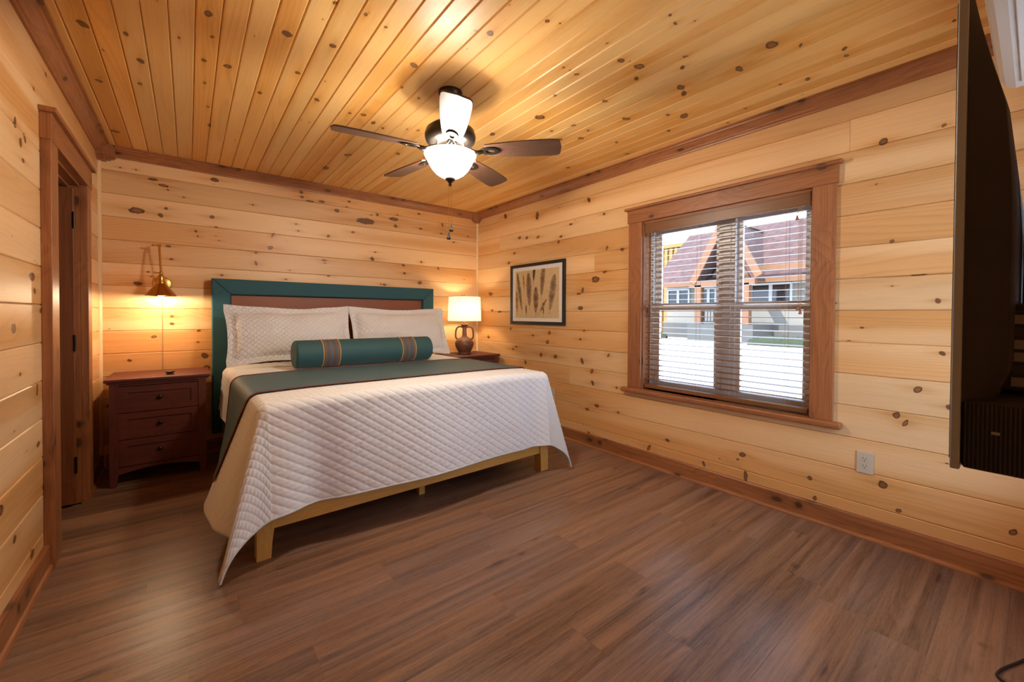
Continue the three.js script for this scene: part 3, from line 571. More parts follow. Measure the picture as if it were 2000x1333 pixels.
  pane(-2.1, -1.3, 1.6, 2.15); pane(0.95, 2.05, 1.6, 2.2); pane(2.75, 3.5, 1.55, 2.2); pane(-0.75, -0.3, 1.55, 2.15);
  put('front_door', box(-0.06, 0.01, y(0.92), y(2.1), 0.05, 0.5), M.log);
}
const annex = thing('log_annex', 'yellow log annex with upright posts behind the left end of the lodge', 'building', [27, -0.12, -13.2]);
{
  part(annex, 'annex_wall', box(0, 3, 0, 6.6, -5.5, 1.6), M.yellowLog);
  for (let z = -5.4; z < 1.5; z += 0.42) part(annex, 'log_post', box(-0.16, 0, 0, 6.6, z, z + 0.26, 0.05), M.yellowLog);
  part(annex, 'top_beam', box(-0.25, 0.05, 6.6, 6.85, -5.6, 1.7), M.yellowLog);
}
const HEDGES = [[18.6, -9.6, 1.8, 'low dark hedge left of the lodge porch'], [17.2, -2.4, 2.8, 'low dark hedge right of the lodge porch']];
for (const [x, z, len, label] of HEDGES) {
  const h = thing('hedge', label, 'hedge', [x, -0.12, z]);
  part(h, 'foliage', gridSurface(40, 16, (u, v) => {
    const a = v * Math.PI, r = 0.3 + 0.1 * (noise(u * 30 + x, v * 9) - 0.5), e = Math.sin(Math.PI * clamp(u * 0.98 + 0.01)) ** 0.3;
    return [-Math.cos(a) * r * e, Math.max(0, Math.sin(a) * (0.42 + 0.2 * (noise(u * 40, v * 12 + z) - 0.5)) * e), (u - 0.5) * len];
  }), M.hedge);
}

// ---------------------------------------------------------------- the bed
const BED = { x: -1.678, turn: 0.016 };
const bedThing = (name, label, category, group) => thing(name, label, category, [BED.x, 0, 0.02], BED.turn, group);
const frame = bedThing('king_bed', 'king bed with teal and brown upholstered headboard and pine rails', 'bed');
{
  const hw = 1.025, top = 1.478, b = 0.13, z1 = 0.085, zi = 0.045;
  const piece = (pts) => {
    const g = new THREE.ExtrudeGeometry(new THREE.Shape(pts.map((p) => new THREE.Vector2(...p))), { depth: z1 - 0.02, bevelEnabled: true, bevelThickness: 0.01, bevelSize: 0.01, bevelSegments: 4, bevelOffset: -0.01 });
    g.translate(0, 0, 0.01);
    return metreUV(plain(g), 'x');
  };
  part(frame, 'headboard_border', piece([[-hw, 0.18], [-hw + b, 0.18], [-hw + b, top - b], [-hw, top]]), M.teal);
  part(frame, 'headboard_border', piece([[hw, 0.18], [hw - b, 0.18], [hw - b, top - b], [hw, top]]), M.teal);
  part(frame, 'headboard_border', piece([[-hw, top], [hw, top], [hw - b, top - b], [-hw + b, top - b]]), M.teal);
  part(frame, 'headboard_panel', box(-hw + b - 0.005, hw - b + 0.005, 0.2, top - b + 0.005, 0.005, zi, 0.006), M.leather, 'brown leather headboard panel');
  part(frame, 'piping', [rod([-hw + b, 0.3, zi + 0.012], [-hw + b, top - b, zi + 0.012], 0.006, 8), rod([hw - b, 0.3, zi + 0.012], [hw - b, top - b, zi + 0.012], 0.006, 8), rod([-hw + b, top - b, zi + 0.012], [hw - b, top - b, zi + 0.012], 0.006, 8)], M.black);
  const rx = 0.958, zf = 2.03;
  part(frame, 'foot_rail', box(-rx + 0.07, rx - 0.07, 0.135, 0.30, zf - 0.032, zf - 0.006, 0.004), M.bedPine, 'golden pine foot rail');
  part(frame, 'side_rail', box(-rx, -rx + 0.026, 0.135, 0.30, 0.08, zf - 0.05, 0.004), M.bedPine);
  part(frame, 'side_rail', box(rx - 0.026, rx, 0.135, 0.30, 0.08, zf - 0.05, 0.004), M.bedPine);
  const leg = (x, z, w = 0.085, d = 0.07, h = 0.30, taper = 0.72, sx = 1) => {
    const g = new THREE.BoxGeometry(w, h, d, 1, 4, 1), p = g.attributes.position;
    for (let i = 0; i < p.count; i++) { const k = smooth(0.13, -0.15, p.getY(i)) * (1 - taper); p.setX(i, p.getX(i) - sx * k * w * (p.getX(i) * sx > 0 ? 1 : 0)); }
    g.computeVertexNormals(); g.translate(x, h / 2, z); return metreUV(g, 'y');
  };
  part(frame, 'leg', leg(-rx + 0.04, zf - 0.03, 0.085, 0.07, 0.30, 0.72, 1), M.bedPine);
  part(frame, 'leg', leg(rx - 0.04, zf - 0.03, 0.085, 0.07, 0.30, 0.85, -1), M.bedPine);
  part(frame, 'leg', leg(-rx + 0.06, 0.12), M.bedPine);
  part(frame, 'leg', leg(rx - 0.06, 0.12, 0.085, 0.07, 0.30, 0.72, -1), M.bedPine);
  part(frame, 'support_beam', box(-0.03, 0.03, 0.17, 0.26, 0.09, zf - 0.05), M.bedPine);
  part(frame, 'support_leg', box(-0.02, 0.02, 0, 0.17, 1.80, 1.84), M.bedPine);
  part(frame, 'support_leg', box(-0.02, 0.02, 0, 0.17, 0.9, 0.94), M.bedPine);
  for (let i = 0; i < 14; i++) part(frame, 'slat', box(-rx + 0.03, rx - 0.03, 0.262, 0.28, 0.15 + i * 0.135, 0.22 + i * 0.135), M.bedPine);
}
M.sheet = std({ color: lin(0.72, 0.70, 0.67), roughness: 0.9 });
part(frame, 'mattress', box(-0.93, 0.93, 0.285, 0.735, 0.1, 2.02, 0.06), M.sheet);

// how bed linen lies: s runs across the bed, t from the head to the foot, in metres of cloth
const LINEN = { hw: 0.965, zf: 2.055, top: 0.762, r: 0.055 };
function fall(p, alpha) {                                  // p metres past the start of the rounded edge -> [out, down]
  const { r } = LINEN, A = Math.PI / 2 - alpha;
  if (p < r * A) return [r * Math.sin(p / r), r * (1 - Math.cos(p / r))];
  const L = p - r * A;
  return [r * Math.sin(A) + L * Math.sin(alpha), r * (1 - Math.cos(A)) + L * Math.cos(alpha)];
}
function linenPoint(s, t) {
  const { hw, zf, top, r } = LINEN, side = Math.sign(s) || 1;
  const p = Math.abs(s) - (hw - r), q = t - (zf - r);
  const crown = top - 0.012 * Math.min(1, Math.abs(s) / hw) ** 4 + 0.004 * (noise(s * 3 + 9, t * 3 + 4) - 0.5);
  if (p <= 0 && q <= 0) return [s, crown, t];
  if (q <= 0) {
    const a = side < 0 ? mix(0.10, 0.32, smooth(0.9, 1.7, t)) : mix(0.08, 0.17, smooth(1.0, 1.9, t));
    const [o, d] = fall(p, a), k = d / 0.55;
    return [side * (hw - r + o + k * (0.012 * Math.sin(t * 11 + 1) + 0.02 * (noise(t * 4 + 3, 2.5) - 0.5))), crown - d, t];
  }
  if (p <= 0) {
    const edge = smooth(0.35, 0, hw - r - Math.abs(s));
    const [o, d] = fall(q, 0.075 + 0.05 * edge), k = d / 0.55, u = s + 0.25;
    return [s, crown - d, zf - r + o + k * (0.010 * Math.sin(u * 7.5) + 0.016 * Math.sin(s * 4.1 + 2) - 0.05 * Math.exp(-(((s + 0.70) / 0.11) ** 2)) - 0.04 * Math.exp(-(((s - 0.78) / 0.09) ** 2)))];
  }
  const R0 = Math.hypot(p, q), f = Math.atan2(q, p), bulge = Math.exp(-(((f - 0.84) / 0.34) ** 2)), tuck = Math.exp(-(((f - 0.36) / 0.2) ** 2));
  const R = R0 * (1 - 0.05 * bulge), aSide = side < 0 ? 0.32 : 0.17, a0 = mix(aSide, 0.11, f / (Math.PI / 2));
  const [o, d] = fall(R, a0 + (side < 0 ? 0.13 : 0.13) * bulge - (side < 0 ? 0.09 : 0.03) * tuck), k = Math.min(1, d / 0.55);
  const turn = f + k * 0.14 * Math.sin(4 * f) * (side < 0 ? 1 : 0.5);
  let y = crown - d, ox = o;
  if (y < 0.012) { ox += (0.012 - y) * 0.9; y = 0.012; }
  return [side * (hw - r + ox * Math.cos(turn)), y, zf - r + ox * Math.sin(turn) + (f > 1.1 ? -k * 0.0 : 0)];
}
// a sheet of linen: rows t0..t1 (t1 beyond the foot edge hangs), sides hang by drop(t)
function linen({ t0, t1, drop, nu, nv, lift = 0, quilt = 0, px = 0.066, py = 0.046 }) {
  const { hw, r, zf } = LINEN, c = hw - r;
  const cloth = (u, v) => {
    const t = mix(t0, t1, v), d = drop(Math.min(t, zf - r)), x = (u - 0.5) * 2 * (c + 0.62);
    const s = Math.abs(x) <= c ? x : Math.sign(x) * (c + (Math.abs(x) - c) / 0.62 * d);
    return [s, t];
  };
  const g = gridSurface(nu, nv, (u, v) => linenPoint(...cloth(u, v)), cloth);
  if (lift || quilt) {
    const p = g.attributes.position, n = g.attributes.normal, uv = g.attributes.uv;
    for (let i = 0; i < p.count; i++) {
      const s = uv.getX(i), t = uv.getY(i);
      const ny = n.getY(i), sg = (Math.abs(s) <= c && t <= zf - r) ? Math.sign(ny) : (n.getX(i) * Math.sign(s) * Math.max(0, Math.abs(s) - c) + n.getZ(i) * Math.max(0, t - zf + r) + ny * 0.02) >= 0 ? 1 : -1;
      let h = lift;
      if (quilt) { const A = Math.abs(Math.sin(Math.PI * (s / px + t / py))), B = Math.abs(Math.sin(Math.PI * (s / px - t / py))); h += quilt * (Math.min(1, 2.2 * Math.min(A, B)) ** 0.7 + 0.5 * A * B) * 0.7; }
      p.setXYZ(i, p.getX(i) + n.getX(i) * h * sg, p.getY(i) + ny * h * sg, p.getZ(i) + n.getZ(i) * h * sg);
    }
    g.computeVertexNormals();
  }
  return { g, cloth };
}
M.quilt = std({ color: lin(0.80, 0.80, 0.80), roughness: 0.8, bumpMap: tiled(bumpTexture(256, (s, t) => 0.5 + 0.5 * (noise(s * 40, t * 40) - 0.5) + 0.35 * Math.sin(s * 150) * Math.sin(t * 150)), 0.12, 0.12), bumpScale: 0.0012, side: THREE.DoubleSide });
const FRONT = 0.57;
const quilt = bedThing('quilt', 'white diamond quilted bedspread draped over the king bed', 'bedspread');
{
  const drop = (t) => mix(0.36, 0.60, smooth(0.95, 1.55, t));
  const t0 = 0.25, t1 = LINEN.zf - LINEN.r + FRONT;
  const { g, cloth } = linen({ t0, t1, drop, nu: 470, nv: 380, quilt: 0.0038 });
  part(quilt, 'quilted_cover', g, M.quilt);
  const hem = [];
  const push = (u, v) => { const p = linenPoint(...cloth(u, v)); hem.push(V(p[0], Math.max(p[1], 0.007), p[2])); };
  for (let i = 0; i <= 60; i++) push(0, i / 60);
  for (let i = 1; i <= 100; i++) push(i / 100, 1);
  for (let i = 1; i <= 60; i++) push(1, 1 - i / 60);
  part(quilt, 'binding', tube(hem, 0.006, 420, 6), M.quilt);
}
M.runner = std({ map: tiled(clothTexture(256, [0.058, 0.118, 0.138], 0.22, 50), 0.1, 0.1), roughness: 0.62, side: THREE.DoubleSide });
M.rust = std({ color: lin(0.16, 0.06, 0.04), roughness: 0.8 });
const runner = bedThing('bed_runner', 'teal bed runner laid across the foot half of the quilt', 'bed runner');
{
  const { g, cloth } = linen({ t0: 1.0, t1: 1.76, drop: () => 0.47, nu: 160, nv: 40, lift: 0.012 });
  part(runner, 'runner_cloth', g, M.runner);
  const line = (v) => { const a = []; for (let i = 0; i <= 90; i++) { const q = cloth(i / 90, v), p = linenPoint(...q), e = 0.001, a1 = linenPoint(q[0] + e, q[1]), d = V(a1[0] - p[0], a1[1] - p[1], 0).normalize(); a.push(V(p[0] - d.y * 0.014, p[1] + d.x * 0.014, p[2])); } return a; };
  part(runner, 'piping', tube(line(1), 0.004, 200, 6), M.rust, 'rust brown piping');
  part(runner, 'piping', tube(line(0), 0.004, 200, 6), M.rust, 'rust brown piping');
}

// pillows
M.pillow = std({ color: lin(0.80, 0.795, 0.785), roughness: 0.85, bumpMap: tiled(bumpTexture(256, (s, t) => { const A = Math.abs(Math.sin(Math.PI * (s * 6 + t * 6))), B = Math.abs(Math.sin(Math.PI * (s * 6 - t * 6))); return 0.25 + 0.5 * Math.min(1, 2 * Math.min(A, B)) + 0.2 * noise(s * 60, t * 60); }), 0.24, 0.18), bumpScale: 0.008 });
M.case_ = std({ color: lin(0.78, 0.77, 0.75), roughness: 0.85 });
function pillowGeometry(w, h, d, flange, salt) {
  const surf = (sgn) => gridSurface(64, 44, (u, v) => {
    const a = (u * 2 - 1) * (1 + 2 * flange / w), b = (v * 2 - 1) * (1 + 2 * flange / h);
    const pinch = 1 - 0.035 * (1 - Math.abs(clamp(b, -1, 1)) ** 2), pinch2 = 1 - 0.05 * (1 - Math.abs(clamp(a, -1, 1)) ** 2);
    const A = clamp(1 - Math.abs(a) ** 2.6), B = clamp(1 - Math.abs(b) ** 2.6);
    const puff = (A * B) ** 0.48 * (0.86 + 0.28 * noise(u * 4 + salt, v * 4)) * (1 - 0.18 * smooth(-0.2, 1, b));
    const wave = 0.022 * (noise(u * 7 + salt, v * 7 + 3) - 0.5) + 0.008 * Math.sin(u * 13 + salt) * smooth(0.9, 1.05, Math.max(Math.abs(a), Math.abs(b)));
    return [a * w / 2 * pinch, b * h / 2 * pinch2 + 0.014 * Math.abs(a) ** 3 * Math.sign(b) , sgn * (d / 2 * puff + 0.003) + wave];
  }, (u, v) => [u * w, v * h]);
  return [surf(1), surf(-1)];
}
function pillow(name, label, x, z, y, lean, dims, flange, material, turn = 0, roll = 0, group) {
  const t = bedThing(name, label, 'pillow', group);
  const gs = pillowGeometry(...dims, flange, x * 7 + 20);
  const mtx = new THREE.Matrix4().makeTranslation(x, y, z).multiply(new THREE.Matrix4().makeRotationY(turn)).multiply(new THREE.Matrix4().makeRotationX(-lean)).multiply(new THREE.Matrix4().makeRotationZ(roll)).multiply(new THREE.Matrix4().makeTranslation(0, dims[1] / 2 + flange, 0));
  for (const g of gs) g.applyMatrix4(mtx);
  part(t, flange ? 'sham_face' : 'pillow_face', gs[0], material);
  part(t, flange ? 'sham_back' : 'pillow_back', gs[1], material);
  return t;
}
pillow('pillow', 'plain white pillow behind the left quilted sham', -0.48, 0.185, 0.785, 0.10, [0.84, 0.425, 0.11], 0, M.case_, 0, 0.01);
pillow('pillow', 'plain white pillow behind the right quilted sham', 0.50, 0.185, 0.785, 0.10, [0.84, 0.42, 0.11], 0, M.case_, 0, -0.015);
pillow('pillow_sham', 'white quilted pillow sham on the side nearer the wall sconce', -0.475, 0.49, 0.792, 0.36, [0.86, 0.37, 0.18], 0.055, M.pillow, 0.03, 0);
pillow('pillow_sham', 'white quilted pillow sham on the side nearer the table lamp', 0.50, 0.485, 0.792, 0.36, [0.88, 0.37, 0.18], 0.055, M.pillow, -0.03, 0);

M.bolster = std({ map: tiled(clothTexture(256, [0.028, 0.088, 0.092], 0.16, 60), 0.12, 0.12), roughness: 0.7 });
M.band = std({ map: dataTexture(64, 256, (s, t, o) => { const k = Math.abs(s * 2 - 1), st = k > 0.62 ? [0.17, 0.10, 0.06] : k > 0.34 ? [0.075, 0.10, 0.125] : k > 0.16 ? [0.15, 0.085, 0.05] : [0.10, 0.12, 0.14], q = 0.75 + 0.5 * ((Math.floor(t * 128) + Math.floor(s * 24)) % 2); for (let i = 0; i < 3; i++) o[i] = st[i] * q; }, { wrap: true }), roughness: 0.8 });
M.goldTrim = std({ color: lin(0.50, 0.35, 0.17), roughness: 0.6 });
const bolster = bedThing('bolster', 'teal bolster cushion with two striped woven bands', 'cushion');
{
  const L = 1.13, r = 0.106, y = 0.772 + r, z = 0.86, x = -0.008;
  const aim = (g) => { g.rotateZ(-Math.PI / 2); g.rotateY(0.02); g.translate(x, y, z); return g; };
  const prof = [[0.0001, -L / 2 - 0.006], [r * 0.5, -L / 2 - 0.004], [r * 0.82, -L / 2 + 0.002]];
  for (let i = 0; i <= 6; i++) { const a = i / 6 * Math.PI / 2; prof.push([r - 0.02 + 0.02 * Math.sin(a), -L / 2 + 0.02 - 0.02 * Math.cos(a)]); }
  const full = [...prof, ...prof.slice().reverse().map(([q, h]) => [q, -h])];
  part(bolster, 'bolster_cover', metreUV(plain(aim(lathe(full, 56))), 'x'), M.bolster);
  for (const c of [-0.315, 0.33]) {
    const g = new THREE.CylinderGeometry(r + 0.0015, r + 0.0015, 0.115, 56, 1, true), p = g.attributes.uv;
    for (let i = 0; i < p.count; i++) p.setXY(i, p.getY(i), p.getX(i) * 3);
    g.translate(0, c, 0);
    const b = part(bolster, 'woven_band', aim(g), M.band, 'striped brown and blue woven band');
    for (const e of [-1, 1]) { const q = new THREE.TorusGeometry(r + 0.001, 0.004, 8, 56); q.rotateX(Math.PI / 2); q.translate(0, c + e * 0.062, 0); part(b, 'gold_edging', aim(q), M.goldTrim); }
  }
}

// ---------------------------------------------------------------- nightstands
const stand = thing('nightstand', 'dark cherry three drawer nightstand under the brass sconce', 'nightstand', [-3.016, 0, 0.035], 0, 'nightstands beside the bed');
{
  const hw = 0.288, hd = 0.485, ht = 0.735;
  part(stand, 'top', [box(-hw, hw, ht - 0.02, ht, 0, hd + 0.012, 0.004), box(-hw + 0.012, hw - 0.012, ht - 0.034, ht - 0.02, 0.005, hd, 0.003)], M.cherry);
  const leg = (sx, z, front) => {
    const w = 0.046, g = new THREE.BoxGeometry(w, ht - 0.034, w, 1, 8, 1), p = g.attributes.position;
    for (let i = 0; i < p.count; i++) { const k = smooth(-0.2, -0.36, p.getY(i)); p.setX(i, p.getX(i) * (1 - 0.25 * k) + sx * 0.006 * k); if (front) p.setZ(i, p.getZ(i) * (1 - 0.2 * k) + 0.006 * k); }
    g.computeVertexNormals(); g.translate(sx * (hw - 0.034 - w / 2 + 0.008), (ht - 0.034) / 2, z); return metreUV(g, 'y');
  };
  const fz = hd - 0.028;
  for (const sx of [-1, 1]) {
    part(stand, 'leg', leg(sx, fz, true), M.cherry);
    part(stand, 'leg', leg(sx, 0.035, false), M.cherry);
    part(stand, 'side_panel', box(sx > 0 ? 0.232 : -0.25, sx > 0 ? 0.25 : -0.232, 0.12, ht - 0.034, 0.05, fz - 0.02), M.cherry);
  }
  part(stand, 'back_panel', box(-0.23, 0.23, 0.12, ht - 0.034, 0.02, 0.032), M.cherry);
  part(stand, 'bottom_shelf', box(-0.235, 0.235, 0.125, 0.14, 0.03, fz - 0.01), M.cherry);
  part(stand, 'top_rail', box(-0.222, 0.222, 0.684, ht - 0.034, fz - 0.016, fz + 0.016, 0.002), M.cherry);
  const arch = new THREE.Shape(); arch.moveTo(-0.222, 0.128); arch.lineTo(0.222, 0.128); arch.lineTo(0.222, 0.078); arch.quadraticCurveTo(0, 0.135, -0.222, 0.078);
  const ag = new THREE.ExtrudeGeometry(arch, { depth: 0.026, bevelEnabled: false, curveSegments: 20 }); ag.translate(0, 0, fz - 0.012);
  part(stand, 'apron', metreUV(plain(ag), 'x'), M.cherry);
  for (let i = 0; i < 3; i++) {
    const y0 = 0.132 + i * 0.184, y1 = y0 + 0.180, z = fz + 0.006;
    const border = new THREE.Shape([[-0.218, y0], [0.218, y0], [0.218, y1], [-0.218, y1]].map((p) => new THREE.Vector2(...p)));
    border.holes.push(new THREE.Path([[-0.172, y0 + 0.044], [-0.172, y1 - 0.044], [0.172, y1 - 0.044], [0.172, y0 + 0.044]].map((p) => new THREE.Vector2(...p))));
    const bg = new THREE.ExtrudeGeometry(border, { depth: 0.014, bevelEnabled: true, bevelThickness: 0.002, bevelSize: 0.002, bevelSegments: 1, bevelOffset: -0.002 }); bg.translate(0, 0, z - 0.006);
    const d = part(stand, 'drawer', metreUV(plain(bg), 'x'), M.cherry);
    part(d, 'drawer_panel', box(-0.172, 0.172, y0 + 0.044, y1 - 0.044, z - 0.012, z + 0.001), M.cherry);
    part(d, 'drawer_box', box(-0.21, 0.21, y0 + 0.01, y1 - 0.02, 0.06, z - 0.012), M.cherry);
    const k = lathe([[0.0001, 0.026], [0.008, 0.0255], [0.0145, 0.021], [0.0155, 0.016], [0.011, 0.011], [0.006, 0.008], [0.006, 0.003], [0.010, 0.001], [0.010, 0]], 24); k.rotateX(Math.PI / 2); k.translate(0, (y0 + y1) / 2 + 0.004, z);
    part(d, 'knob', k, M.bronze, 'dark round drawer knob');
  }
}
copyOf(stand, [-0.318, 0, 0.035], 0, 'dark cherry nightstand under the table lamp, mostly hidden by the bed');
const puck = thing('switch_knob', 'small dark round knob lying on the nightstand top', 'knob', [-2.965, 0.735, 0.40]);
part(puck, 'knob_base', lathe([[0.0001, 0], [0.024, 0], [0.025, 0.004], [0.018, 0.008], [0.013, 0.010], [0.0001, 0.010]], 32), M.cherry);
part(puck, 'knob_cap', lathePlace([[0.0001, 0.018], [0.022, 0.016], [0.029, 0.011], [0.028, 0.006], [0.015, 0.001], [0.012, 0], [0.0001, 0]], 0, 0.009, 0, 32), M.bronze);

// ---------------------------------------------------------------- table lamp
M.clay = std({ map: tiled(dataTexture(256, 256, (s, t, o) => { const v = 0.8 + 0.5 * (noise(s * 20, t * 30) - 0.5) + 0.35 * (noise(s * 90, t * 90) - 0.5); o[0] = 0.215 * v; o[1] = 0.085 * v; o[2] = 0.045 * v; }, { wrap: true }), 0.5, 0.5), roughness: 0.4 });
M.shade = phys({ color: lin(0.86, 0.82, 0.74), roughness: 1, transmission: 0.4, thickness: 0, side: THREE.DoubleSide });
M.bulb = std({ color: lin(1, 0.9, 0.7), emissive: lin(1, 0.78, 0.48), emissiveIntensity: 6 });
const lamp = thing('table_lamp', 'table lamp with brown clay jug base and white drum shade', 'lamp', [-0.345, 0.735, 0.26]);
{
  const body = [[0.0001, 0], [0.070, 0], [0.072, 0.008], [0.066, 0.014], [0.070, 0.022], [0.090, 0.055], [0.105, 0.092], [0.109, 0.118], [0.102, 0.146], [0.080, 0.170], [0.050, 0.186], [0.031, 0.200], [0.026, 0.222], [0.024, 0.27], [0.025, 0.305], [0.032, 0.318], [0.041, 0.326], [0.042, 0.340], [0.036, 0.346], [0.0001, 0.346]];
  part(lamp, 'jug', lathe(body, 56), M.clay, 'brown glazed clay jug');
  for (const s of [-1, 1]) {
    const c = [[0.078, 0.166], [0.100, 0.19], [0.101, 0.235], [0.096, 0.275], [0.080, 0.302], [0.052, 0.314], [0.025, 0.304]].map(([x, y]) => V(s * x * 0.787, y, s * x * 0.617));
    part(lamp, 'jug_handle', tube(c, 0.0095, 40, 10), M.clay);
  }
  part(lamp, 'stem', [rod([0, 0.34, 0], [0, 0.43, 0], 0.006), rod([0, 0.40, 0], [0, 0.45, 0], 0.017)], M.brass);
  const bulb = part(lamp, 'light_bulb', lathePlace([[0.0001, 0], [0.012, 0.002], [0.016, 0.02], [0.030, 0.055], [0.030, 0.075], [0.018, 0.096], [0.0001, 0.1]], 0, 0.45, 0, 20), M.bulb);
  part(lamp, 'drum_shade', [(() => { const g = new THREE.CylinderGeometry(0.184, 0.194, 0.278, 64, 1, true); g.translate(0, 0.517, 0); return g; })()], M.shade, 'white fabric drum shade');
  part(lamp, 'shade_ring', [(() => { const g = new THREE.TorusGeometry(0.184, 0.003, 8, 64); g.rotateX(Math.PI / 2); g.translate(0, 0.656, 0); return g; })(), (() => { const g = new THREE.TorusGeometry(0.194, 0.003, 8, 64); g.rotateX(Math.PI / 2); g.translate(0, 0.378, 0); return g; })()], M.shade);
  part(lamp, 'shade_spider', [rod([0, 0.66, 0], [0.18, 0.652, 0], 0.002, 6), rod([0, 0.66, 0], [-0.09, 0.652, 0.157], 0.002, 6), rod([0, 0.66, 0], [-0.09, 0.652, -0.157], 0.002, 6), rod([0.036, 0.45, 0], [0.03, 0.6, 0], 0.002, 6), rod([-0.036, 0.45, 0], [-0.03, 0.6, 0], 0.002, 6), rod([0.03, 0.6, 0], [0, 0.66, 0], 0.002, 6), rod([-0.03, 0.6, 0], [0, 0.66, 0], 0.002, 6), ball(0, 0.672, 0, 0.01)], M.brass);
  const l = new THREE.PointLight(lin(1, 0.76, 0.48), TABLE_LIGHT); l.position.set(0, 0.505, 0); l.castShadow = true; l.shadow.radius = 1.5;
  lamp.add(l);
}

// ---------------------------------------------------------------- brass sconce over the left nightstand
const sconce = thing('wall_sconce', 'brass swing arm wall sconce with cone shade over the nightstand', 'lamp', [-3.02, 1.42, 0]);
{
  const plate = lathe([[0.0001, 0.02], [0.03, 0.018], [0.055, 0.012], [0.06, 0.006], [0.06, 0]], 40); plate.rotateX(Math.PI / 2);
  part(sconce, 'wall_plate', plate, M.brass);
  part(sconce, 'lower_arm', [rod([0, 0, 0.01], [0, 0, 0.07], 0.009), ball(0, 0, 0.07, 0.013), rod([0, 0, 0.07], [-0.012, 0.292, 0.115], 0.0065)], M.brass);
  part(sconce, 'top_knuckle', [ball(-0.012, 0.292, 0.118, 0.0135), rod([-0.012, 0.292, 0.118], [-0.05, 0.292, 0.118], 0.005), ball(-0.05, 0.292, 0.118, 0.009), rod([-0.012, 0.292, 0.11], [-0.012, 0.292, 0.15], 0.008)], M.brass);
  part(sconce, 'upper_arm', [rod([-0.012, 0.292, 0.145], [0.0, 0.075, 0.2], 0.0065)], M.brass);
  part(sconce, 'lower_knuckle', [ball(0, 0.072, 0.2, 0.0135), rod([0, 0.072, 0.2], [-0.034, 0.072, 0.2], 0.005), ball(-0.034, 0.072, 0.2, 0.009)], M.brass);
  part(sconce, 'socket', [lathePlace([[0.0001, 0.062], [0.010, 0.06], [0.013, 0.045], [0.020, 0.040], [0.022, 0.02], [0.022, 0], [0.030, -0.012], [0.030, -0.03], [0.0001, -0.03]], 0, 0.012, 0.2, 28)], M.brass);
  M.brassShade = std({ color: lin(0.55, 0.27, 0.07), roughness: 0.25, metalness: 1, side: THREE.DoubleSide });
  part(sconce, 'cone_shade', lathePlace([[0.030, -0.008], [0.034, -0.016], [0.094, -0.098], [0.096, -0.104], [0.093, -0.102], [0.032, -0.020]], 0, 0.0, 0.2, 48), M.brassShade, 'brass cone shade');
  part(sconce, 'light_bulb', lathePlace([[0.0001, -0.115], [0.014, -0.11], [0.019, -0.095], [0.018, -0.078], [0.012, -0.05], [0.011, -0.02], [0.0001, -0.02]], 0, -0.01, 0.2, 20), M.bulb);
  const l = new THREE.PointLight(lin(1, 0.80, 0.54), SCONCE_LIGHT); l.position.set(0, -0.1, 0.2); l.castShadow = true; l.shadow.radius = 0.8;
  sconce.add(l);
}
const cord = thing('lamp_cord', 'thin brown sconce cord running down the pine wall', 'cord', [-3.02, 0.45, 0.004]);
part(cord, 'cable', rod([0, 0, 0], [0, 0.92, 0], 0.0035, 8), M.cordage);

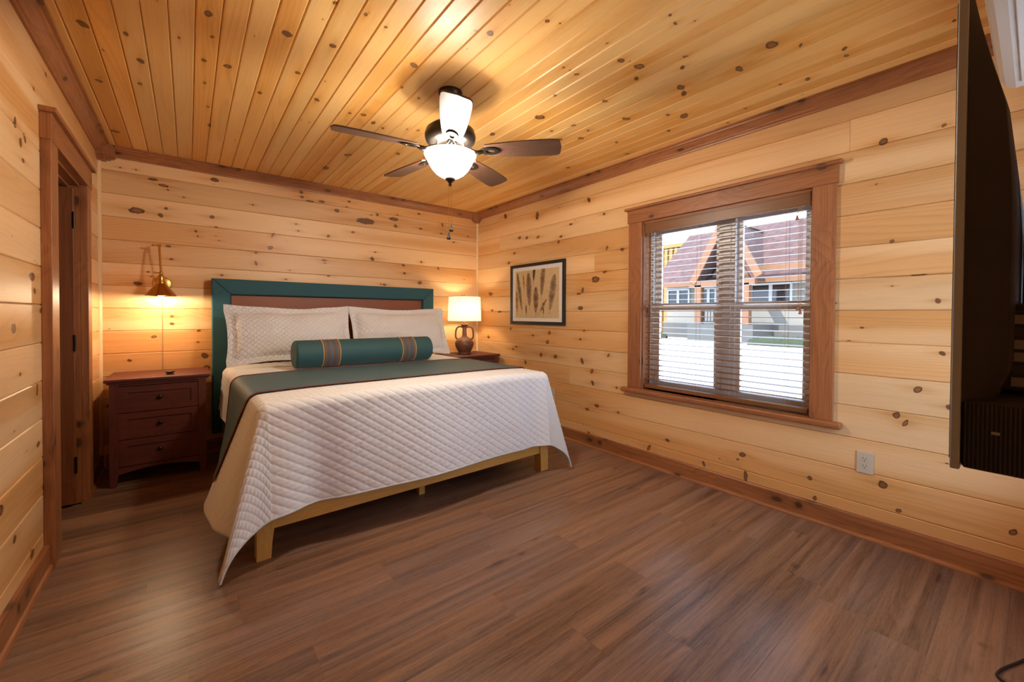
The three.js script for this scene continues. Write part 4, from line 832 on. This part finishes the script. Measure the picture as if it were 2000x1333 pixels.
// ---------------------------------------------------------------- ceiling fan
M.blade = phys({ map: tiled(timberTexture(512, 256, [0.12, 0.056, 0.033], [0.06, 0.027, 0.017], { salt: 83, streak: 1.4 }), 0.8, 0.25), roughness: 0.48, clearcoat: 0.15, clearcoatRoughness: 0.4 });
M.bowl = std({ color: lin(0.95, 0.93, 0.9), emissive: lin(1, 0.965, 0.89), emissiveIntensity: 0.7, roughness: 0.3 });
const FAN = { x: -1.69, z: 2.29, y: 2.106 };
const fan = thing('ceiling_fan', 'bronze five blade ceiling fan with lit white glass bowl', 'ceiling fan', [FAN.x, H, FAN.z]);
{
  const at = (h) => h - H;
  part(fan, 'canopy', lathe([[0.0001, 0], [0.066, 0], [0.067, -0.012], [0.062, -0.022], [0.055, -0.042], [0.035, -0.052], [0.014, -0.056], [0.0001, -0.056]], 40), M.bronze);
  part(fan, 'downrod', rod([0, -0.05, 0], [0, -0.19, 0], 0.013), M.bronze);
  part(fan, 'motor_housing', lathe([[0.0001, -0.165], [0.03, -0.166], [0.06, -0.178], [0.105, -0.195], [0.134, -0.218], [0.142, -0.245], [0.141, -0.262], [0.136, -0.278], [0.120, -0.296], [0.095, -0.305], [0.09, -0.318], [0.0001, -0.318]].map(([r, y]) => [r, y]), 56), M.bronze);
  part(fan, 'switch_housing', lathe([[0.0001, -0.315], [0.074, -0.315], [0.076, -0.325], [0.072, -0.345], [0.06, -0.36], [0.0001, -0.36]], 40), M.bronze);
  const top = at(2.085), bowl = part(fan, 'light_bowl', lathe([[0.144, top + 0.006], [0.147, top], [0.140, top - 0.014], [0.130, top - 0.03], [0.120, top - 0.052], [0.104, top - 0.078], [0.082, top - 0.102], [0.055, top - 0.120], [0.025, top - 0.130], [0.0001, top - 0.132]], 64), M.bowl, 'glowing white glass bowl');
  part(fan, 'added_pan', lathe([[0.0001, top + 0.003], [0.088, top + 0.003], [0.09, top - 0.003], [0.088, top - 0.004], [0.0001, top - 0.004]], 40), M.bronze);  // unseen pan, added to hold the bowl light back from the ceiling
  part(fan, 'finial', lathe([[0.0001, top - 0.128], [0.028, top - 0.130], [0.026, top - 0.138], [0.014, top - 0.148], [0.007, top - 0.158], [0.009, top - 0.164], [0.006, top - 0.172], [0.0001, top - 0.174]], 24), M.bronze);
  // one blade and its bracket, pointing along +x, then turned
  const R0 = 0.205, R1 = 0.615, shape = new THREE.Shape();
  shape.moveTo(R0, -0.048); shape.quadraticCurveTo(0.38, -0.072, 0.56, -0.071); shape.lineTo(R1 - 0.03, -0.069); shape.quadraticCurveTo(R1, -0.068, R1, -0.045);
  shape.lineTo(R1 + 0.006, 0); shape.lineTo(R1, 0.045); shape.quadraticCurveTo(R1, 0.068, R1 - 0.03, 0.069); shape.lineTo(0.56, 0.071); shape.quadraticCurveTo(0.38, 0.072, R0, 0.048); shape.quadraticCurveTo(R0 - 0.012, 0, R0, -0.048);
  const bg = new THREE.ExtrudeGeometry(shape, { depth: 0.005, bevelEnabled: true, bevelThickness: 0.0015, bevelSize: 0.002, bevelSegments: 2, curveSegments: 14 });
  bg.rotateX(Math.PI / 2); const blade = metreUV(plain(bg), 'x'); blade.translate(0, 0.003, 0); blade.rotateX(-0.21);
  const ring = new THREE.Shape(); ring.ellipse(0.226, 0, 0.052, 0.032, 0, Math.PI * 2);
  const hole = new THREE.Path(); hole.ellipse(0.228, 0, 0.026, 0.014, 0, Math.PI * 2); ring.holes.push(hole);
  const rg = new THREE.ExtrudeGeometry(ring, { depth: 0.004, bevelEnabled: true, bevelThickness: 0.002, bevelSize: 0.002, bevelSegments: 2, curveSegments: 20 }); rg.rotateX(Math.PI / 2); rg.translate(0, -0.004, 0); rg.rotateX(-0.21);
  const arms = [tube([[0.075, 0.018, -0.012], [0.11, 0.006, -0.022], [0.15, -0.012, -0.022], [0.185, -0.006, -0.010]], 0.0055, 20, 8), tube([[0.075, 0.018, 0.012], [0.11, 0.006, 0.022], [0.15, -0.012, 0.022], [0.185, -0.006, 0.010]], 0.0055, 20, 8), tube([[0.08, 0.016, 0], [0.12, -0.004, 0], [0.16, -0.016, 0], [0.19, -0.006, 0]], 0.006, 20, 8)];
  const bracket = mergeGeometries([plain(rg), ...arms.map(plain)]);
  for (let i = 0; i < 5; i++) {
    const b = part(fan, 'blade', blade, M.blade);
    b.position.y = at(FAN.y); b.rotation.y = -(-2.984 + i * 2 * Math.PI / 5);
    part(b, 'blade_bracket', bracket, M.bronze);
  }
  const chain = (x, z, len) => {
    const c = part(fan, 'pull_chain', rod([x, at(1.93), z], [x, at(1.93) - len, z], 0.0011, 6), M.brass);
    part(c, 'pull_knob', lathePlace([[0.0001, 0.042], [0.003, 0.038], [0.005, 0.022], [0.011, 0.010], [0.0115, 0.003], [0.009, 0], [0.0001, 0]], x, at(1.93) - len - 0.038, z, 18), M.black);
  };
  chain(0.006, 0.004, 0.235); chain(-0.006, -0.004, 0.28);
  const l = new THREE.PointLight(lin(1, 0.875, 0.71), FAN_LIGHT); l.position.set(0, top - 0.05, 0); l.castShadow = true; l.shadow.radius = 4;
  fan.add(l);
}

// ---------------------------------------------------------------- framed feather print
const picture = thing('framed_print', 'black framed print of brown feathers with a white mat', 'picture', [-0.001, 1.409, 1.126]);
{
  const hz = 0.4225, hy = 0.322, b = 0.032;
  const sides = [box(-0.024, -0.001, -hy, hy, -hz, -hz + b, 0.003), box(-0.024, -0.001, -hy, hy, hz - b, hz, 0.003), box(-0.024, -0.001, hy - b, hy, -hz + b, hz - b, 0.003), box(-0.024, -0.001, -hy, -hy + b, -hz + b, hz - b, 0.003)];
  for (const s of sides) part(picture, 'frame_rail', s, std({ color: lin(0.01, 0.009, 0.009), roughness: 0.4 }));
  part(picture, 'mat', box(-0.012, -0.004, -hy + b, hy - b, -hz + b, hz - b), std({ color: lin(0.75, 0.72, 0.70), roughness: 0.9 }));
  const c = document.createElement('canvas'); c.width = 640; c.height = 480;
  const x = c.getContext('2d');
  x.fillStyle = '#cdb48a'; x.fillRect(0, 0, 640, 480);
  for (let i = 0; i < 900; i++) { x.fillStyle = `rgba(${150 + rnd() * 70 | 0},${120 + rnd() * 60 | 0},${80 + rnd() * 50 | 0},0.10)`; x.fillRect(rnd() * 640, rnd() * 480, 10 + rnd() * 40, 4 + rnd() * 20); }
  const feather = (x0, y0, x1, y1, wide, r, g, bl, loose = 0.25) => {                // tip, base
    const n = 220, dx = x1 - x0, dy = y1 - y0, L = Math.hypot(dx, dy), ux = dx / L, uy = dy / L;
    for (let i = 0; i < n; i++) for (const s of [-1, 1]) {
      const k = i / n, w = wide * Math.sin(Math.PI * Math.min(1, k * 0.92 + 0.04)) ** 0.6 * (0.55 + 0.75 * rnd()) * (k > 0.85 ? 1.15 : 1);
      const px = x0 + dx * k, py = y0 + dy * k, e = 0.45 + 0.8 * rnd() * (0.6 + 0.8 * Math.abs(Math.sin(k * 9 + wide)));
      x.strokeStyle = `rgba(${r * e | 0},${g * e | 0},${bl * e | 0},${k > 0.8 ? loose + 0.1 : 0.6})`; x.lineWidth = 2;
      x.beginPath(); x.moveTo(px, py); x.quadraticCurveTo(px - uy * s * w * 0.6, py + ux * s * w * 0.6 - uy * w * 0.3, px - uy * s * w - ux * w * 0.7, py + ux * s * w - uy * w * 0.7); x.stroke();
    }
    x.strokeStyle = `rgba(${r * 0.5 | 0},${g * 0.5 | 0},${bl * 0.5 | 0},0.9)`; x.lineWidth = 2.5; x.beginPath(); x.moveTo(x0, y0); x.lineTo(x1 + ux * 40, y1 + uy * 40); x.stroke();
  };
  feather(30, 20, 105, 400, 24, 94, 78, 58); feather(205, 30, 225, 360, 36, 104, 74, 56); feather(318, 180, 322, 430, 34, 120, 82, 54);
  feather(295, -60, 285, 110, 18, 70, 62, 48); feather(430, -60, 400, 260, 30, 118, 88, 58); feather(580, 70, 520, 400, 38, 122, 92, 72); feather(22, 210, 30, 420, 18, 170, 110, 60);
  feather(128, 40, 138, 180, 10, 176, 120, 60); feather(420, 330, 432, 440, 10, 130, 96, 60); feather(170, 350, 178, 440, 8, 100, 70, 40); feather(470, 300, 380, 420, 12, 150, 110, 70);
  const ct = new THREE.CanvasTexture(c); ct.colorSpace = THREE.SRGBColorSpace;
  const g = new THREE.PlaneGeometry(0.68, 0.505); g.rotateY(-Math.PI / 2); g.translate(-0.0132, -0.002, 0);
  part(picture, 'print', g, std({ map: ct, roughness: 0.8 }), 'sepia print of standing feathers');
}

// ---------------------------------------------------------------- outlets, cable
M.ivory = std({ color: lin(0.55, 0.47, 0.36), roughness: 0.45 });
M.slot = std({ color: lin(0.06, 0.04, 0.03), roughness: 0.8 });
function outlet(label, y, z) {
  const o = thing('wall_outlet', label, 'outlet', [0, y, z]);
  part(o, 'cover_plate', box(-0.007, 0.0, -0.058, 0.058, -0.036, 0.036, 0.003), M.ivory);
  for (const s of [-1, 1]) {
    const g = new THREE.CylinderGeometry(0.0165, 0.0165, 0.003, 28); g.rotateZ(Math.PI / 2); g.scale(1, 0.84, 1); g.translate(-0.0078, s * 0.0195, 0);
    const f = part(o, 'receptacle', metreUV(g, 'x'), M.ivory);
    part(f, 'slots', [box(-0.0098, -0.009, s * 0.0195 + 0.001, s * 0.0195 + 0.010, -0.0075, -0.0055), box(-0.0098, -0.009, s * 0.0195 + 0.001, s * 0.0195 + 0.009, 0.0055, 0.0075), (() => { const h = new THREE.CylinderGeometry(0.0026, 0.0026, 0.0008, 12); h.rotateZ(Math.PI / 2); h.translate(-0.0094, s * 0.0195 - 0.007, 0); return h; })()], M.slot);
  }
  part(o, 'screw', (() => { const h = new THREE.CylinderGeometry(0.003, 0.003, 0.002, 12); h.rotateZ(Math.PI / 2); h.translate(-0.0078, 0, 0); return h; })(), M.ivory);
}
outlet('ivory duplex wall outlet below the right end of the window sill', 0.404, 3.788);
outlet('ivory wall outlet half hidden behind the foot corner of the bed', 0.40, 1.366);
const cable = thing('power_cable', 'black cable lying on the floor below the television', 'cable', [-0.66, 0.004, 4.33]);
part(cable, 'cable_sheath', tube([[-0.14, 0, 0.05], [-0.115, 0, -0.035], [-0.06, 0, -0.04], [0.06, 0, 0.005], [0.22, 0, 0.06], [0.4, 0, 0.2]], 0.0042, 60, 8), M.black);

// ---------------------------------------------------------------- television on its bracket, seen edge on, and the air conditioner above it
M.tvShell = std({ color: lin(0.011, 0.009, 0.0088), roughness: 0.7 });
M.tvBezel = std({ color: lin(0.26, 0.285, 0.32), roughness: 0.4, metalness: 0.3 });
M.screen = std({ color: lin(0.004, 0.004, 0.005), roughness: 0.08 });
M.port = std({ color: lin(0.16, 0.16, 0.16), roughness: 0.5 });
const tv = thing('television', 'black wall mounted television seen edge on at the right', 'television', [-2.1, 0.997, 4.284]);
{
  const w = 1.11, h = 0.592;
  part(tv, 'bezel', box(0, w, 0, h, 0, 0.009, 0.002), M.tvBezel, 'thin grey metal bezel');
  part(tv, 'screen', box(0.006, w - 0.006, 0.012, h - 0.006, -0.001, 0.002), M.screen);
  // back shell: slopes in from the edges, tapering towards the top
  const back = (u, v) => {
    const y = 0.085 + v * (h - 0.087), e = smooth(0, 0.05, Math.min(u, 1 - u)) , tp = clamp((1 - v) / 0.27) * 0.62 + 0.38 * smooth(1, 0.45, v), low = 1 - 0.3 * smooth(0.10, 0, v);
    return [0.004 + u * (w - 0.008), y, 0.009 + (0.004 + 0.035 * tp) * smooth(0, 0.01, Math.min(u, 1 - u)) * (0.9 + 0.1 * e) * low];
  };
  part(tv, 'back_shell', gridSurface(80, 40, back), M.tvShell);
  const lower = part(tv, 'lower_housing', box(0.004, w - 0.004, 0.002, 0.088, 0.009, 0.068, 0.006), M.tvShell);
  for (let i = 0; i < 15; i++) part(lower, 'grille_rib', box(0.0015, 0.006, 0.004, 0.086, 0.012 + i * 0.0036, 0.0138 + i * 0.0036, 0.0008), M.tvShell);
  part(lower, 'release_slot', box(0.0005, 0.004, 0.050, 0.0535, 0.034, 0.041, 0.0006), M.port);
  const panel = part(tv, 'connector_panel', box(0.10, 0.115, 0.095, 0.20, 0.036, 0.062, 0.002), M.tvShell);
  for (let i = 0; i < 6; i++) {
    part(panel, 'socket', box(0.0985, 0.1005, 0.100 + i * 0.0165, 0.112 + i * 0.0165, 0.046, 0.058), i % 3 === 1 ? M.black : M.port);
  }
  part(tv, 'connector_bay', box(0.115, 0.8, 0.09, 0.21, 0.03, 0.064, 0.004), M.tvShell);
}
const mount = thing('wall_mount', 'black steel bracket holding the television to the front wall', 'bracket', [-1.545, 1.32, D]);
part(mount, 'wall_plate', box(-0.11, 0.11, -0.12, 0.12, -0.012, -0.001, 0.002), M.black);
part(mount, 'arm', [box(-0.025, 0.025, -0.03, 0.03, -0.18, -0.01, 0.004), box(-0.2, 0.2, -0.02, 0.02, -0.198, -0.178, 0.003)], M.black);
part(mount, 'tv_rail', box(-0.2, -0.165, -0.2, 0.2, -0.226, -0.196, 0.003), M.black);
part(mount, 'tv_rail', box(0.165, 0.2, -0.2, 0.2, -0.226, -0.196, 0.003), M.black);

M.plastic = std({ color: lin(0.42, 0.41, 0.41), roughness: 0.3 });
const ac = thing('air_conditioner', 'pale grey wall air conditioner above and behind the television', 'air conditioner', [-1.62, 2.05, D]);
{
  const L = 1.22, prof = [[0, 0.02], [0, 0.3], [-0.25, 0.3], [-0.295, 0.28], [-0.31, 0.22], [-0.316, 0.12], [-0.31, 0.045], [-0.295, 0.016], [-0.27, 0.004], [-0.1, 0.012]];
  part(ac, 'housing', sweep(prof, 0, L, (o, u, a) => [a, u, o - 0.003]), M.plastic);
  part(ac, 'louver', box(0.06, L - 0.06, -0.002, 0.006, -0.26, -0.18, 0.003), M.plastic);
  part(ac, 'front_panel', box(0.01, L - 0.01, 0.085, 0.275, -0.322, -0.305, 0.006), M.plastic);
}

scene.traverse((o) => { if (o.isMesh) { o.castShadow = true; o.receiveShadow = true; } });
renderer.render(scene, camera);
